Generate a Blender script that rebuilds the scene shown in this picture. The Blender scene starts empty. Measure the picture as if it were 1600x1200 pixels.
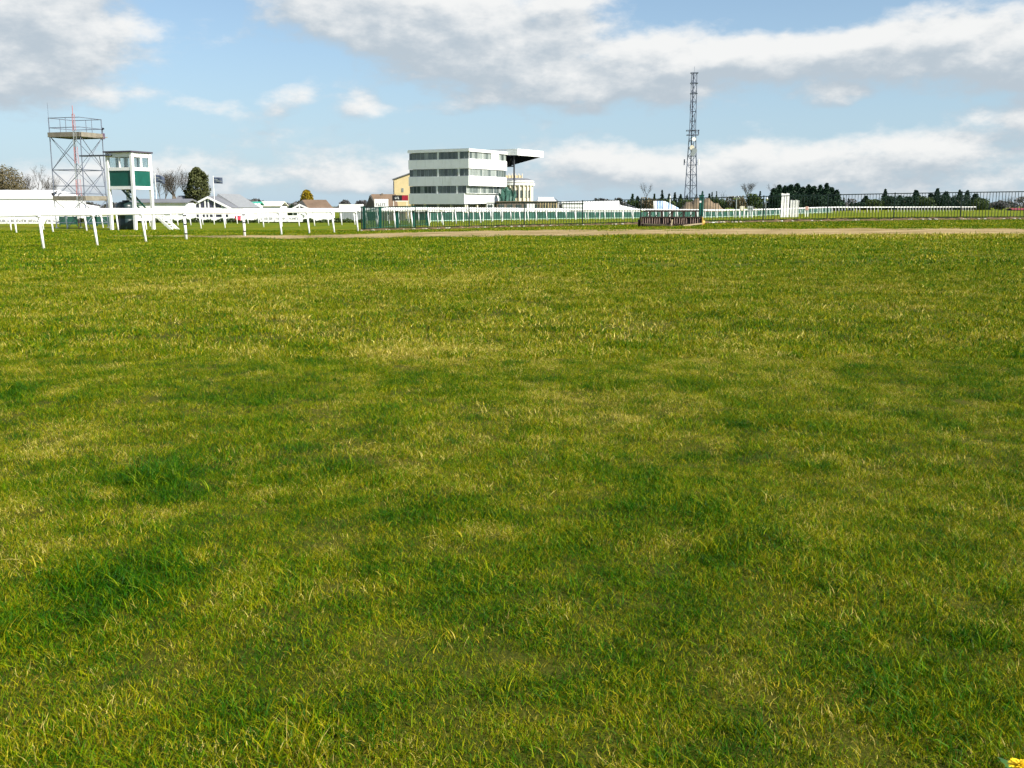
import bpy, math, random
import numpy as np
from mathutils import Vector, Matrix

SC = bpy.context.scene
COL = SC.collection
R = math.radians

# ------------------------------------------------------------------ camera
CAM_H = 1.4
FPX = 1600.0                       # focal length in pixels of the 1600 px wide photograph
DS = FPX / 1250.0                  # depths below are given for a 1250 px lens and stretched by this
PITCH = math.atan(278.0 / FPX)     # horizon at row 322
cam_d = bpy.data.cameras.new('camera')
cam = bpy.data.objects.new('camera', cam_d)
COL.objects.link(cam)
cam.location = (0, 0, CAM_H)
cam.rotation_euler = (math.pi / 2 - PITCH, 0, 0)
cam_d.sensor_width = 36.0
cam_d.lens = FPX * 36.0 / 1600.0
cam_d.clip_end = 9000
cam_d.clip_start = 0.05
SC.camera = cam

# ------------------------------------------------------------------ light
SUN_AZ = R(-33)        # measured from +X towards +Y: the sun stands to the right
SUN_EL = R(36)
SKY_STRENGTH = 0.066
sd = bpy.data.lights.new('sun', 'SUN')
sd.energy = 4.6
sd.angle = R(0.6)
sd.color = (1.0, 0.95, 0.86)
sun = bpy.data.objects.new('sun', sd)
COL.objects.link(sun)
to_sun = Vector((math.cos(SUN_AZ) * math.cos(SUN_EL), math.sin(SUN_AZ) * math.cos(SUN_EL), math.sin(SUN_EL)))
sun.rotation_euler = to_sun.to_track_quat('Z', 'Y').to_euler()
sun.location = (40, 0, 60)
SC.view_settings.view_transform = 'Standard'
SC.view_settings.look = 'None'
SC.view_settings.gamma = 1.0
SC.view_settings.exposure = 1.0
SC.view_settings.use_curve_mapping = False
SC.render.engine = 'CYCLES'
SC.cycles.max_bounces = 4
SC.cycles.diffuse_bounces = 2
SC.cycles.glossy_bounces = 2
SC.cycles.transmission_bounces = 3
SC.cycles.transparent_max_bounces = 8
SC.cycles.use_denoising = True
SC.cycles.use_adaptive_sampling = True
SC.cycles.adaptive_threshold = 0.04


# --------------------------------------------------------- pixel geometry
def ray(u, v):
    c, s = math.cos(PITCH), math.sin(PITCH)
    b = 600.0 - v
    return (u - 800.0, FPX * c + b * s, b * c - FPX * s)


def at(u, v, d):
    d = d * DS
    x, y, z = ray(u, v)
    return Vector((x * d / y, d, CAM_H + z * d / y))


def Zv(v, d):
    return at(800, v, d).z


def sstep(a, b, t):
    t = np.clip((t - a) / (b - a), 0, 1)
    return t * t * (3 - 2 * t)


def ground(x, y):
    """height of the terrain, numpy friendly"""
    x = np.asarray(x, float); y = np.asarray(y, float)
    near = 1 - sstep(20, 34, np.hypot(x, y))
    yr = y
    y = y / DS
    ramp = np.clip((x + 9) / 34.0, 0, 1)
    ramp = 0.78 * (1 - (1 - ramp) ** 1.35)
    up = sstep(6, 40, y) * (1 - 0.55 * sstep(48, 105, y))
    drop = np.interp(y, [40, 50, 80, 105, 140, 180, 260, 400, 3000], [0, -0.02, -0.24, -0.55, -1.15, -1.5, -1.5, -1.2, -1.0])
    side = 1 - 0.75 * sstep(15, 70, x)
    y = yr
    bump = near * (0.016 * np.sin(1.9 * x + 0.7 * np.sin(1.3 * y)) * np.sin(1.6 * y + 1.0)
                   + 0.010 * np.sin(4.3 * x + 1.1 + np.sin(2.0 * y)) * np.sin(3.7 * y + 0.4 * x)
                   + 0.005 * np.sin(9.1 * x + 2.0 * np.sin(3 * y)) * np.sin(8.3 * y + 1.3))
    return ramp * up + drop * side + bump


def G(x, y):
    return float(ground(x, y))


def onground(u, d, v=345.0):
    p = at(u, v, d)
    return Vector((p.x, p.y, G(p.x, p.y)))


# ------------------------------------------------------------- node helper
class NT:
    def __init__(self, tree):
        self.t = tree

    def n(self, kind, **kw):
        nd = self.t.nodes.new(kind)
        for k, v in kw.items():
            setattr(nd, k, v)
        return nd

    def link(self, a, b):
        self.t.links.new(a, b)

    def setin(self, sock, v):
        if hasattr(v, 'is_output') or isinstance(v, bpy.types.NodeSocket):
            self.link(v, sock)
        else:
            sock.default_value = v

    def math(self, op, a, b=None, c=None, clamp=False):
        nd = self.n('ShaderNodeMath', operation=op, use_clamp=clamp)
        self.setin(nd.inputs[0], a)
        if b is not None: self.setin(nd.inputs[1], b)
        if c is not None: self.setin(nd.inputs[2], c)
        return nd.outputs[0]

    def vec(self, op, a, b=None, out=0):
        nd = self.n('ShaderNodeVectorMath', operation=op)
        self.setin(nd.inputs[0], a)
        if b is not None: self.setin(nd.inputs[1], b)
        return nd.outputs['Value'] if out == 'v' else nd.outputs[0]

    def maprange(self, v, a, b, c=0.0, d=1.0, smooth=True):
        nd = self.n('ShaderNodeMapRange')
        nd.interpolation_type = 'SMOOTHSTEP' if smooth else 'LINEAR'
        self.setin(nd.inputs[0], v)
        for i, q in enumerate((a, b, c, d)):
            self.setin(nd.inputs[1 + i], q)
        return nd.outputs[0]

    def noise(self, vec, scale, detail=3.0, rough=0.55, dist=0.0):
        nd = self.n('ShaderNodeTexNoise')
        if vec is not None: self.link(vec, nd.inputs['Vector'])
        nd.inputs['Scale'].default_value = scale
        nd.inputs['Detail'].default_value = detail
        nd.inputs['Roughness'].default_value = rough
        nd.inputs['Distortion'].default_value = dist
        return nd

    def mix(self, fac, a, b, blend='MIX'):
        nd = self.n('ShaderNodeMix', data_type='RGBA', blend_type=blend)
        self.setin(nd.inputs[0], fac)
        self.setin(nd.inputs[6], a)
        self.setin(nd.inputs[7], b)
        return nd.outputs[2]

    def ramp(self, fac, stops):
        nd = self.n('ShaderNodeValToRGB')
        el = nd.color_ramp.elements
        while len(el) < len(stops): el.new(0.5)
        for e, (p, c) in zip(el, stops):
            e.position = p
            e.color = (*c, 1)
        self.link(fac, nd.inputs[0])
        return nd.outputs[0]


def c4(c):
    return (c[0], c[1], c[2], 1.0)


# -------------------------------------------------------------------- sky
world = bpy.data.worlds.new('World')
SC.world = world
world.use_nodes = True
world.cycles.sampling_method = 'MANUAL'
world.cycles.sample_map_resolution = 256
wt = world.node_tree
wt.nodes.clear()
W = NT(wt)


def azel(u, v):
    x, y, z = ray(u, v)
    l = math.sqrt(x * x + y * y + z * z)
    return (math.atan2(x, y), math.asin(z / l))


PX = 1 / 1625.0     # one photo pixel in radians near the horizon
# cloud banks of this sky: (u, v, half width, half height, weight)
CLOUDS = [
    (60, 30, 260, 130, .85), (120, 105, 150, 60, .45), (-160, 60, 260, 110, .6),
    (520, 15, 240, 75, .75), (700, 45, 260, 85, .85), (860, 105, 210, 75, .8), (960, 140, 150, 46, .6),
    (1060, 85, 130, 62, .6), (1180, 95, 150, 46, .55), (1310, 80, 190, 52, .75), (1520, 70, 190, 70, .85),
    (1700, 80, 190, 80, .6), (930, 15, 120, 40, .5), (1100, 25, 60, 22, .3),
    (438, 158, 62, 36, .62), (590, 172, 95, 34, .6), (215, 162, 80, 22, .42), (322, 173, 48, 16, .4),
    (760, 160, 100, 24, .42), (1295, 146, 84, 32, .7), (1580, 178, 90, 28, .66), (1190, 190, 60, 14, .2),
    (1240, 236, 300, 46, .50), (960, 252, 180, 40, .46), (1560, 228, 240, 46, .50), (700, 262, 300, 36, .22),
    (430, 280, 360, 44, .44), (1200, 285, 700, 44, .50), (60, 285, 260, 40, .36),
    (285, 20, 90, 36, -.55), (1200, 8, 230, 34, -.5), (330, 110, 240, 50, -.3), (1330, 185, 240, 36, -.3),
    (1050, 190, 130, 30, -.2),
]

grp = bpy.data.node_groups.new('cloud_density', 'ShaderNodeTree')
grp.interface.new_socket('Dir', in_out='INPUT', socket_type='NodeSocketVector')
grp.interface.new_socket('Density', in_out='OUTPUT', socket_type='NodeSocketFloat')
g = NT(grp)
gi = g.n('NodeGroupInput'); go = g.n('NodeGroupOutput')
sep = g.n('ShaderNodeSeparateXYZ'); g.link(gi.outputs[0], sep.inputs[0])
az = g.math('ARCTAN2', sep.outputs[0], sep.outputs[1])
el = g.math('ARCSINE', sep.outputs[2])
comb = g.n('ShaderNodeCombineXYZ'); g.link(az, comb.inputs[0]); g.link(el, comb.inputs[1])
stretch = g.vec('MULTIPLY', gi.outputs[0], (1, 1, 2.0))
warp = g.noise(stretch, 9.0, 3.0, .55)
wv = g.vec('SUBTRACT', warp.outputs['Color'], (.5, .5, .5))
wv = g.vec('MULTIPLY', wv, (.11, .055, 0))
pos = g.vec('ADD', comb.outputs[0], wv)
acc = None
for (u, v, ru, rv, w) in CLOUDS:
    a, e = azel(u, v)
    t = g.vec('SUBTRACT', pos, (a, e, 0))
    t = g.vec('MULTIPLY', t, (1 / (ru * PX * 1.25), 1 / (rv * PX * 1.25), 0))
    l = g.vec('LENGTH', t, out='v')
    m = g.maprange(l, 1.0, 0.0, 0.0, w)
    acc = m if acc is None else g.math('ADD', acc, m)
acc = g.math('MINIMUM', acc, 1.0)
inside = g.vec('LENGTH', g.vec('MULTIPLY', g.vec('SUBTRACT', pos, (0, .12, 0)), (1 / .75, 1 / .33, 0)), out='v')
inside = g.maprange(inside, 1.25, .8)
f1 = g.noise(stretch, 7.0, 6.0, .58).outputs['Fac']
f2 = g.noise(stretch, 30.0, 4.0, .62).outputs['Fac']
fb = g.math('ADD', g.math('MULTIPLY', g.math('SUBTRACT', f1, .5), 1.6), g.math('MULTIPLY', g.math('SUBTRACT', f2, .5), .9))
base = g.math('MULTIPLY_ADD', inside, -.25, .30)           # cloud cover beyond the frame comes from the noise alone
dn = g.math('ADD', g.math('ADD', fb, acc), base)
g.link(dn, go.inputs[0])

tc = W.n('ShaderNodeTexCoord')
dirv = W.vec('NORMALIZE', tc.outputs['Generated'])


def dens(v):
    nd = W.n('ShaderNodeGroup'); nd.node_tree = grp
    W.link(v, nd.inputs[0])
    return nd.outputs[0]


d0 = dens(dirv)
d1 = dens(W.vec('NORMALIZE', W.vec('ADD', dirv, (.011, 0, .017))))
cover = W.maprange(d0, .08, .74)
lit = W.math('MULTIPLY', W.math('SUBTRACT', d0, d1), 1.5)
lit = W.math('ADD', lit, W.math('MULTIPLY', W.maprange(d0, .55, 1.3), -.20))
lit = W.math('MULTIPLY_ADD', W.math('SUBTRACT', W.noise(W.vec('MULTIPLY', dirv, (1, 1, 2.2)), 13.0, 4.0, .6).outputs['Fac'], .5), .5, lit)
lit = W.maprange(lit, -.62, .80)
sky = W.n('ShaderNodeTexSky', sky_type='NISHITA')
sky.sun_disc = False
sky.sun_elevation = SUN_EL
sky.sun_rotation = math.pi / 2 - SUN_AZ
sky.air_density = 1.0
sky.dust_density = 0.0
sky.ozone_density = 3.0
cl = W.mix(lit, c4((3.85, 4.4, 4.9)), c4((7.1, 7.1, 7.0)))
elw = W.n('ShaderNodeSeparateXYZ'); W.link(dirv, elw.inputs[0])
veil = W.ramp(elw.outputs[2], [(.0, (.92,) * 3), (.06, (.70,) * 3), (.14, (.36,) * 3), (.30, (.10,) * 3), (.6, (0,) * 3)])
air = W.mix(veil, sky.outputs[0], c4((3.35, 4.65, 5.8)))
skyc = W.mix(W.math('MULTIPLY', cover, .95), air, cl)
bg = W.n('ShaderNodeBackground')
W.link(skyc, bg.inputs[0])
bg.inputs[1].default_value = SKY_STRENGTH
wo = W.n('ShaderNodeOutputWorld')
W.link(bg.outputs[0], wo.inputs[0])


# -------------------------------------------------------------- materials
MATS = {}


def mat(name, col, rough=.6, var=.12, scale=3.0, bump=.0, metal=0.0, spec=.4, dirt=None, dirt_amt=.0, coords='Object'):
    if name in MATS: return MATS[name]
    m = bpy.data.materials.new(name); m.use_nodes = True
    t = NT(m.node_tree)
    b = m.node_tree.nodes['Principled BSDF']
    b.inputs['Roughness'].default_value = rough
    b.inputs['Metallic'].default_value = metal
    b.inputs['Specular IOR Level'].default_value = spec
    ge = t.n('ShaderNodeNewGeometry')
    nz = t.noise(ge.outputs['Position'], scale, 4, .6)
    lo = tuple(max(0, c * (1 - var)) for c in col); hi = tuple(min(1, c * (1 + var)) for c in col)
    c = t.ramp(nz.outputs['Fac'], [(.3, lo), (.7, hi)])
    if dirt:
        n2 = t.noise(t.vec('MULTIPLY', ge.outputs['Position'], (1, 1, .25)), scale * 2.3, 5, .65)
        c = t.mix(t.maprange(n2.outputs['Fac'], .5, .75, 0, dirt_amt), c, c4(dirt))
    t.link(c, b.inputs['Base Color'])
    if bump:
        bp = t.n('ShaderNodeBump'); bp.inputs['Strength'].default_value = bump
        bp.inputs['Distance'].default_value = .02
        n3 = t.noise(ge.outputs['Position'], scale * 8, 4, .6)
        t.link(n3.outputs['Fac'], bp.inputs['Height']); t.link(bp.outputs[0], b.inputs['Normal'])
    MATS[name] = m
    return m


WHITE = mat('white_plastic', (.80, .80, .79), .38, .04, 1.5, dirt=(.45, .44, .36), dirt_amt=.22)
WPAINT = mat('white_paint', (.80, .80, .78), .5, .04, 2.0, dirt=(.5, .48, .40), dirt_amt=.25)
PANEL = mat('cladding_white', (.82, .83, .81), .45, .04, .35, dirt=(.5, .5, .45), dirt_amt=.3)
CANVAS = mat('marquee_canvas', (.80, .80, .80), .6, .03, .5, dirt=(.6, .6, .57), dirt_amt=.25)
GREEN = mat('green_paint', (.006, .085, .062), .4, .15, 2.0)
GREENF = mat('green_fence_paint', (.005, .06, .04), .45, .15, 2.0)
DARKF = mat('dark_green_fence_paint', (.008, .022, .018), .45, .2, 2.0)
MESHG = mat('green_windbreak', (.030, .085, .065), .8, .3, 1.2, dirt=(.10, .15, .13), dirt_amt=.5, spec=.1)
STEEL = mat('galvanised_steel', (.16, .18, .23), .45, .2, 3.0, metal=.3)
MASTM = mat('mast_steel', (.13, .155, .21), .5, .2, .6, metal=.2)
REDM = mat('red_lattice', (.42, .15, .14), .45, .12, 3.0)
BOARD = mat('scaffold_board', (.22, .195, .15), .8, .25, 2.0, bump=.3)
DARK = mat('dark_metal', (.015, .018, .024), .5, .3, 2.0)
TANK = mat('tank_plastic', (.012, .030, .030), .35, .2, 2.0)
ROOFG = mat('roof_slate', (.16, .165, .18), .7, .15, .9, bump=.3)
ROOFB = mat('roof_brown_tiles', (.17, .115, .075), .8, .2, .8, bump=.3)
BEIGE = mat('beige_render', (.62, .50, .27), .7, .08, .6)
CREAM = mat('cream_render', (.70, .64, .50), .6, .08, .6)
BROWN = mat('brown_brick', (.16, .13, .10), .8, .25, 1.2)
TEAL = mat('teal_roof', (.05, .36, .26), .5, .1, .8)
TARP = mat('green_tarpaulin', (.03, .095, .07), .55, .3, 1.3)
RUST = mat('rusty_dark_iron', (.026, .014, .010), .75, .35, 5.0, dirt=(.10, .045, .02), dirt_amt=.5)
TIMBER = mat('weathered_timber', (.30, .24, .14), .8, .25, 4.0, bump=.3)
YELM = mat('faded_yellow_paint', (.48, .30, .06), .6, .2, 5.0, dirt=(.2, .09, .03), dirt_amt=.5)
FLAG = mat('flag_cloth_navy', (.055, .072, .115), .8, .15, 2.0)
PINK = mat('red_vest', (.75, .06, .10), .8, .1, 3.0)
SIGNR = mat('sign_crimson', (.30, .012, .03), .5, .1, 1.0)
BLACK = mat('black_paint', (.012, .012, .014), .5, .2, 2.0)
GREY = mat('grey_panel', (.27, .30, .30), .6, .12, 1.0)
BLUEW = mat('pale_blue_sheet', (.40, .55, .78), .4, .2, 1.0)
BARK = mat('bark', (.14, .115, .09), .9, .25, 3.0)
TWIG = mat('twigs', (.075, .064, .052), .9, .2, 1.0)
STONE = mat('pale_stone', (.42, .39, .33), .85, .2, 4.0, bump=.4)
EARTH = mat('bank_earth', (.13, .085, .040), .95, .35, 2.2, bump=.6, dirt=(.10, .10, .02), dirt_amt=.5)
REDCAR = mat('red_roof', (.22, .03, .04), .5, .1, 1.0)


def glass_mat(name, col, rough=.08):
    m = mat(name, col, rough, .25, .5, spec=.6)
    return m


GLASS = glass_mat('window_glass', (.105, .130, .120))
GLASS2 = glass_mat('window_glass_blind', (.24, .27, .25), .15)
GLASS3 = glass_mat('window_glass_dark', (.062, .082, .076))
GLASSV = glass_mat('pavilion_glass', (.055, .055, .085))


def leaf_mat(name, dark, light, trans=.25, scale=1.2):
    m = bpy.data.materials.new(name); m.use_nodes = True
    t = NT(m.node_tree)
    b = m.node_tree.nodes['Principled BSDF']
    ge = t.n('ShaderNodeNewGeometry')
    nz = t.noise(ge.outputs['Position'], scale, 4, .65)
    c = t.ramp(nz.outputs['Fac'], [(.3, dark), (.68, light)])
    t.link(c, b.inputs['Base Color'])
    b.inputs['Roughness'].default_value = .6
    b.inputs['Specular IOR Level'].default_value = .2
    tr = t.n('ShaderNodeBsdfTranslucent'); t.link(c, tr.inputs[0])
    ms = t.n('ShaderNodeMixShader'); ms.inputs[0].default_value = trans
    t.link(b.outputs[0], ms.inputs[1]); t.link(tr.outputs[0], ms.inputs[2])
    t.link(ms.outputs[0], m.node_tree.nodes['Material Output'].inputs[0])
    return m


CONIF = leaf_mat('conifer_needles', (.008, .022, .014), (.022, .055, .024), .1, .8)
CONIF2 = leaf_mat('olive_conifer_needles', (.045, .055, .022), (.11, .12, .04), .15, .8)
GOLD = leaf_mat('golden_conifer_needles', (.13, .095, .008), (.36, .26, .015), .2, .9)
SHRUB = leaf_mat('shrub_leaves', (.022, .045, .014), (.075, .11, .025), .2, .6)
SHRUBB = leaf_mat('winter_shrub_leaves', (.085, .070, .040), (.18, .15, .075), .15, .7)
HAZEB = leaf_mat('grey_winter_thicket', (.06, .06, .065), (.11, .105, .10), .1, .5)


# ---------------------------------------------------------- mesh builders
class MB:
    def __init__(self):
        self.v = []; self.f = []

    def add(self, vs, fs):
        o = len(self.v)
        self.v += [tuple(p) for p in vs]
        self.f += [tuple(i + o for i in q) for q in fs]

    def box(self, x0, x1, y0, y1, z0, z1):
        self.add([(x0, y0, z0), (x1, y0, z0), (x1, y1, z0), (x0, y1, z0), (x0, y0, z1), (x1, y0, z1), (x1, y1, z1), (x0, y1, z1)],
                 [(0, 3, 2, 1), (4, 5, 6, 7), (0, 1, 5, 4), (1, 2, 6, 5), (2, 3, 7, 6), (3, 0, 4, 7)])
        return self

    def tube(self, p0, p1, r0, r1=None, n=8, caps=True):
        p0 = Vector(p0); p1 = Vector(p1)
        r1 = r0 if r1 is None else r1
        d = (p1 - p0)
        if d.length < 1e-6: return self
        d.normalize()
        a = d.orthogonal().normalized(); b = d.cross(a)
        vs = []
        for p, r in ((p0, r0), (p1, r1)):
            for k in range(n):
                t = 2 * math.pi * k / n
                vs.append(p + a * (r * math.cos(t)) + b * (r * math.sin(t)))
        fs = [(k, (k + 1) % n, n + (k + 1) % n, n + k) for k in range(n)]
        if caps:
            fs += [tuple(range(n - 1, -1, -1)), tuple(range(n, 2 * n))]
        self.add(vs, fs)
        return self

    def prism(self, pts, axis_vec):
        """closed polygon extruded by a vector"""
        n = len(pts); e = Vector(axis_vec)
        vs = [Vector(p) for p in pts] + [Vector(p) + e for p in pts]
        fs = [tuple(range(n)), tuple(range(2 * n - 1, n - 1, -1))] + [(k, n + k, n + (k + 1) % n, (k + 1) % n) for k in range(n)]
        self.add(vs, fs)
        return self

    def sheet(self, rows):
        """grid of points"""
        m = len(rows[0])
        vs = [p for r in rows for p in r]
        fs = []
        for i in range(len(rows) - 1):
            for j in range(m - 1):
                fs.append((i * m + j, i * m + j + 1, (i + 1) * m + j + 1, (i + 1) * m + j))
        self.add(vs, fs)
        return self

    def mesh(self, name, material, smooth=False):
        me = bpy.data.meshes.new(name)
        me.from_pydata(self.v, [], self.f)
        me.materials.append(material)
        if smooth:
            me.polygons.foreach_set('use_smooth', [True] * len(me.polygons))
        me.update()
        return me


def fix_normals(me):
    import bmesh
    bm = bmesh.new(); bm.from_mesh(me)
    bmesh.ops.recalc_face_normals(bm, faces=bm.faces)
    bm.to_mesh(me); bm.free()


def obj(name, data, parent=None, loc=(0, 0, 0), rotz=0.0):
    o = bpy.data.objects.new(name, data)
    COL.objects.link(o)
    o.location = loc
    o.rotation_euler = (0, 0, rotz)
    if parent is not None: o.parent = parent
    return o


def build(mb, name, material, parent=None, loc=(0, 0, 0), rotz=0.0, smooth=False, bevel=0.0):
    me = mb.mesh(name, material, smooth)
    fix_normals(me)
    o = obj(name, me, parent, loc, rotz)
    if bevel:
        md = o.modifiers.new('bevel', 'BEVEL'); md.width = bevel; md.segments = 2; md.limit_method = 'ANGLE'
    return o


def box(name, x0, x1, y0, y1, z0, z1, material, parent=None, bevel=0.0, **kw):
    return build(MB().box(x0, x1, y0, y1, z0, z1), name, material, parent, bevel=bevel, **kw)


_unit = {}


def tube(name, p0, p1, r, material, parent=None, n=8, r1=None):
    """a tube object from the shared unit tube of that material"""
    key = (material.name, n, r1 is None or r1 == r, None if r1 is None else round(r1 / r, 3))
    if key not in _unit:
        _unit[key] = MB().tube((0, 0, 0), (0, 0, 1), 1.0, 1.0 if r1 is None else r1 / r, n).mesh(name, material)
        for p in _unit[key].polygons: p.use_smooth = len(p.vertices) == 4
    p0 = Vector(p0); p1 = Vector(p1)
    d = p1 - p0
    o = obj(name, _unit[key], parent)
    o.matrix_basis = Matrix.Translation(p0) @ d.to_track_quat('Z', 'Y').to_matrix().to_4x4() @ Matrix.Diagonal((r, r, d.length, 1))
    return o


def tag(o, label=None, cat=None, group=None, kind=None):
    if label: o['label'] = label
    if cat: o['category'] = cat
    if group: o['group'] = group
    if kind: o['kind'] = kind
    return o


def thing(name, label, cat, loc=(0, 0, 0), rotz=0.0, group=None):
    o = obj(name, None, None, loc, rotz)
    o.empty_display_size = .3
    return tag(o, label, cat, group)


ORD = ['first', 'second', 'third', 'fourth', 'fifth', 'sixth', 'seventh', 'eighth', 'ninth', 'tenth', 'eleventh', 'twelfth',
       'thirteenth', 'fourteenth', 'fifteenth', 'sixteenth', 'seventeenth', 'eighteenth', 'nineteenth', 'twentieth']

# =================================================================== ground
# where the turf is yellow straw or lush: (x, y, rx, ry, amount); + straw, - lush
def gxy(u, v):
    x, y, z = ray(u, v)
    k = -CAM_H / z
    return x * k, y * k


TRACK = [(-19.0, 38.2, .35), (-15.2, 37.6, .8), (-11.6, 37.0, 1.7), (-8.0, 36.6, 2.7), (-4.0, 36.2, 3.2), (0, 34.8, 3.1), (4, 33.0, 3.0), (8, 31.2, 2.8),
         (12, 29.9, 2.4), (18, 28.2, 2.1), (24, 26.4, 2.1), (34, 23.0, 2.2), (48, 18.0, 2.3)]
_tx = np.array([p[0] for p in TRACK]); _ty = DS * np.array([p[1] for p in TRACK]); _tw = DS * np.array([p[2] for p in TRACK])


def track_mid(x): return np.interp(x, _tx, _ty)
def track_half(x): return np.interp(x, _tx, _tw, left=0, right=2.3)


PATCHES = []
for (u, v, ru, rv, w) in [
    (850, 650, 120, 45, .62), (630, 555, 90, 22, .6), (820, 555, 110, 16, .4), (410, 1150, 60, 50, .5), (60, 700, 90, 50, .25),
    (520, 960, 90, 50, .22), (700, 440, 160, 14, .4), (1150, 560, 140, 20, .3), (330, 450, 160, 16, .32), (760, 850, 120, 40, .25), (1010, 640, 120, 26, .34), (640, 520, 260, 30, .2),
    (250, 745, 70, 30, -1.1), (135, 925, 120, 36, -1.15), (35, 612, 48, 13, -.8), (110, 527, 60, 9, -.55), (480, 760, 50, 18, -.35),
    (1050, 790, 60, 22, -.25), (1200, 850, 60, 24, -.25), (1330, 960, 50, 26, -.3), (860, 880, 40, 22, -.3), (620, 930, 45, 26, -.35), (1480, 860, 60, 24, -.25), (600, 670, 40, 14, -.3), (1120, 660, 50, 14, -.35),
    (930, 520, 40, 7, -.3), (1520, 940, 70, 50, -.25), (560, 860, 60, 40, -.45), (900, 880, 80, 40, -.3), (1570, 1110, 70, 60, -.25), (660, 800, 50, 26, -.3),
    (1180, 1180, 100, 50, -.3), (1500, 430, 200, 16, -.25), (1150, 430, 200, 14, -.2),
]:
    x0, y0 = gxy(u, v)
    _, ya = gxy(u, v - rv); _, yb = gxy(u, v + rv)
    xa, _ = gxy(u + ru, v)
    PATCHES.append((x0, y0, abs(xa - x0), max(.05, abs(ya - yb) / 2), w))


def vnoise(x, y, s, seed, waves=7):
    """cheap smooth noise, about -1..1"""
    r = np.random.default_rng(seed); v = 0
    for k in range(waves):
        a = r.uniform(0, 6.28); f = s * r.uniform(.6, 1.7); p = r.uniform(0, 6.28, 2)
        v = v + np.sin(f * (x * math.cos(a) + y * math.sin(a)) + p[0] + 1.3 * np.sin(.6 * f * (y * math.cos(a) - x * math.sin(a)) + p[1]))
    return v / math.sqrt(waves)


def tussock(x, y, cell, seed):
    """nearest of jittered tuft centres: distance in cells, two random values of that tuft"""
    x = np.asarray(x, float); y = np.asarray(y, float)
    r = np.random.default_rng(seed); T = r.random((4, 211, 223))
    cx = np.floor(x / cell).astype(int); cy = np.floor(y / cell).astype(int)
    best = np.full(x.shape, 9.0); r1 = np.zeros(x.shape); r2 = np.zeros(x.shape)
    for i in (-1, 0, 1):
        for j in (-1, 0, 1):
            a = (cx + i) % 211; b = (cy + j) % 223
            d = np.hypot(x / cell - (cx + i + T[0, a, b]), y / cell - (cy + j + T[1, a, b])) * (1.25 - .5 * T[3, a, b])
            m = d < best
            best = np.where(m, d, best); r1 = np.where(m, T[2, a, b], r1); r2 = np.where(m, T[3, a, b], r2)
    return best, r1, r2


def patch_sum(x, y):
    f = np.zeros_like(x)
    wx = x + .12 * vnoise(x, y, 6.0, 31); wy = y + .12 * vnoise(x, y, 6.0, 32)
    for (a, b, rx, ry, w) in PATCHES:
        l = np.hypot((wx - a) / (rx * 1.35), (wy - b) / (ry * 1.35))
        f += w * np.clip(1.1 - l, 0, 1)
    return f


def straw_state(x, y):
    """0 = lush, 1 = straw"""
    x = np.asarray(x, float); y = np.asarray(y, float)
    d1, a1, b1 = tussock(x, y, .105, 61); d2, a2, b2 = tussock(x, y, .42, 62); d3, a3, b3 = tussock(x, y, 1.3, 63)
    f = .50 + .025 * vnoise(x, y, 1.2, 41) + .03 * vnoise(x, y, 4.5, 42) + .05 * vnoise(x, y, 13.0, 43) + .05 * sstep(8, 25, y)
    f = f + .34 * (a1 - .5) + .13 * (a2 - .5) * np.clip(1.15 - d2, 0, 1) * 1.6 + .05 * (a3 - .5) * np.clip(1.15 - d3, 0, 1) * 1.5
    f = f - .42 * (b1 > .80) * np.clip(1 - d1, 0, 1)
    edge = np.exp(-((y - (track_mid(x) - track_half(x) - .7)) / 1.3) ** 2) * sstep(2, 12, x)
    ps = patch_sum(x, y)
    return np.clip(f + np.where(ps > 0, .44, .34 + .55 * np.clip((-ps - .25) / .35, 0, 1)) * ps + .30 * edge, 0, 1)


def turf_ground_material():
    m = bpy.data.materials.new('turf_ground'); m.use_nodes = True
    t = NT(m.node_tree); b = m.node_tree.nodes['Principled BSDF']
    ge = t.n('ShaderNodeNewGeometry')
    s = t.n('ShaderNodeAttribute'); s.attribute_name = 'straw'
    p2 = t.vec('MULTIPLY', ge.outputs['Position'], (1, 1, 0))
    fine = t.noise(t.vec('MULTIPLY', p2, (1, .55, 0)), 55, 4, .7).outputs['Fac']
    big = t.noise(p2, .05, 4, .6).outputs['Fac']
    f = t.math('ADD', s.outputs['Fac'], t.math('MULTIPLY', t.math('SUBTRACT', fine, .5), .9))
    f = t.math('ADD', f, t.math('MULTIPLY', t.math('SUBTRACT', big, .5), .5))
    c = t.ramp(f, [(.0, (.035, .080, .001)), (.4, (.110, .150, .002)), (.72, (.185, .178, .003)), (1.0, (.27, .22, .020))])
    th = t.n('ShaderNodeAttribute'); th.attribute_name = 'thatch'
    soil = t.ramp(fine, [(.3, (.020, .022, .003)), (.7, (.075, .070, .010))])  # soil, its colour darkened so gaps between the blades look shaded
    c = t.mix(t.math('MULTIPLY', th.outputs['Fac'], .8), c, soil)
    t.link(c, b.inputs['Base Color'])
    b.inputs['Roughness'].default_value = .9
    b.inputs['Specular IOR Level'].default_value = .1
    bp = t.n('ShaderNodeBump'); bp.inputs['Strength'].default_value = .8; bp.inputs['Distance'].default_value = .03
    t.link(t.noise(p2, 28, 5, .7).outputs['Fac'], bp.inputs['Height'])
    t.link(bp.outputs[0], b.inputs['Normal'])
    return m


def axis(spec):
    out = []
    for a, b, s in spec:
        n = max(1, int(round((b - a) / s)))
        out += list(np.linspace(a, b, n, endpoint=False))
    out.append(spec[-1][1])
    return np.array(out)


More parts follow.
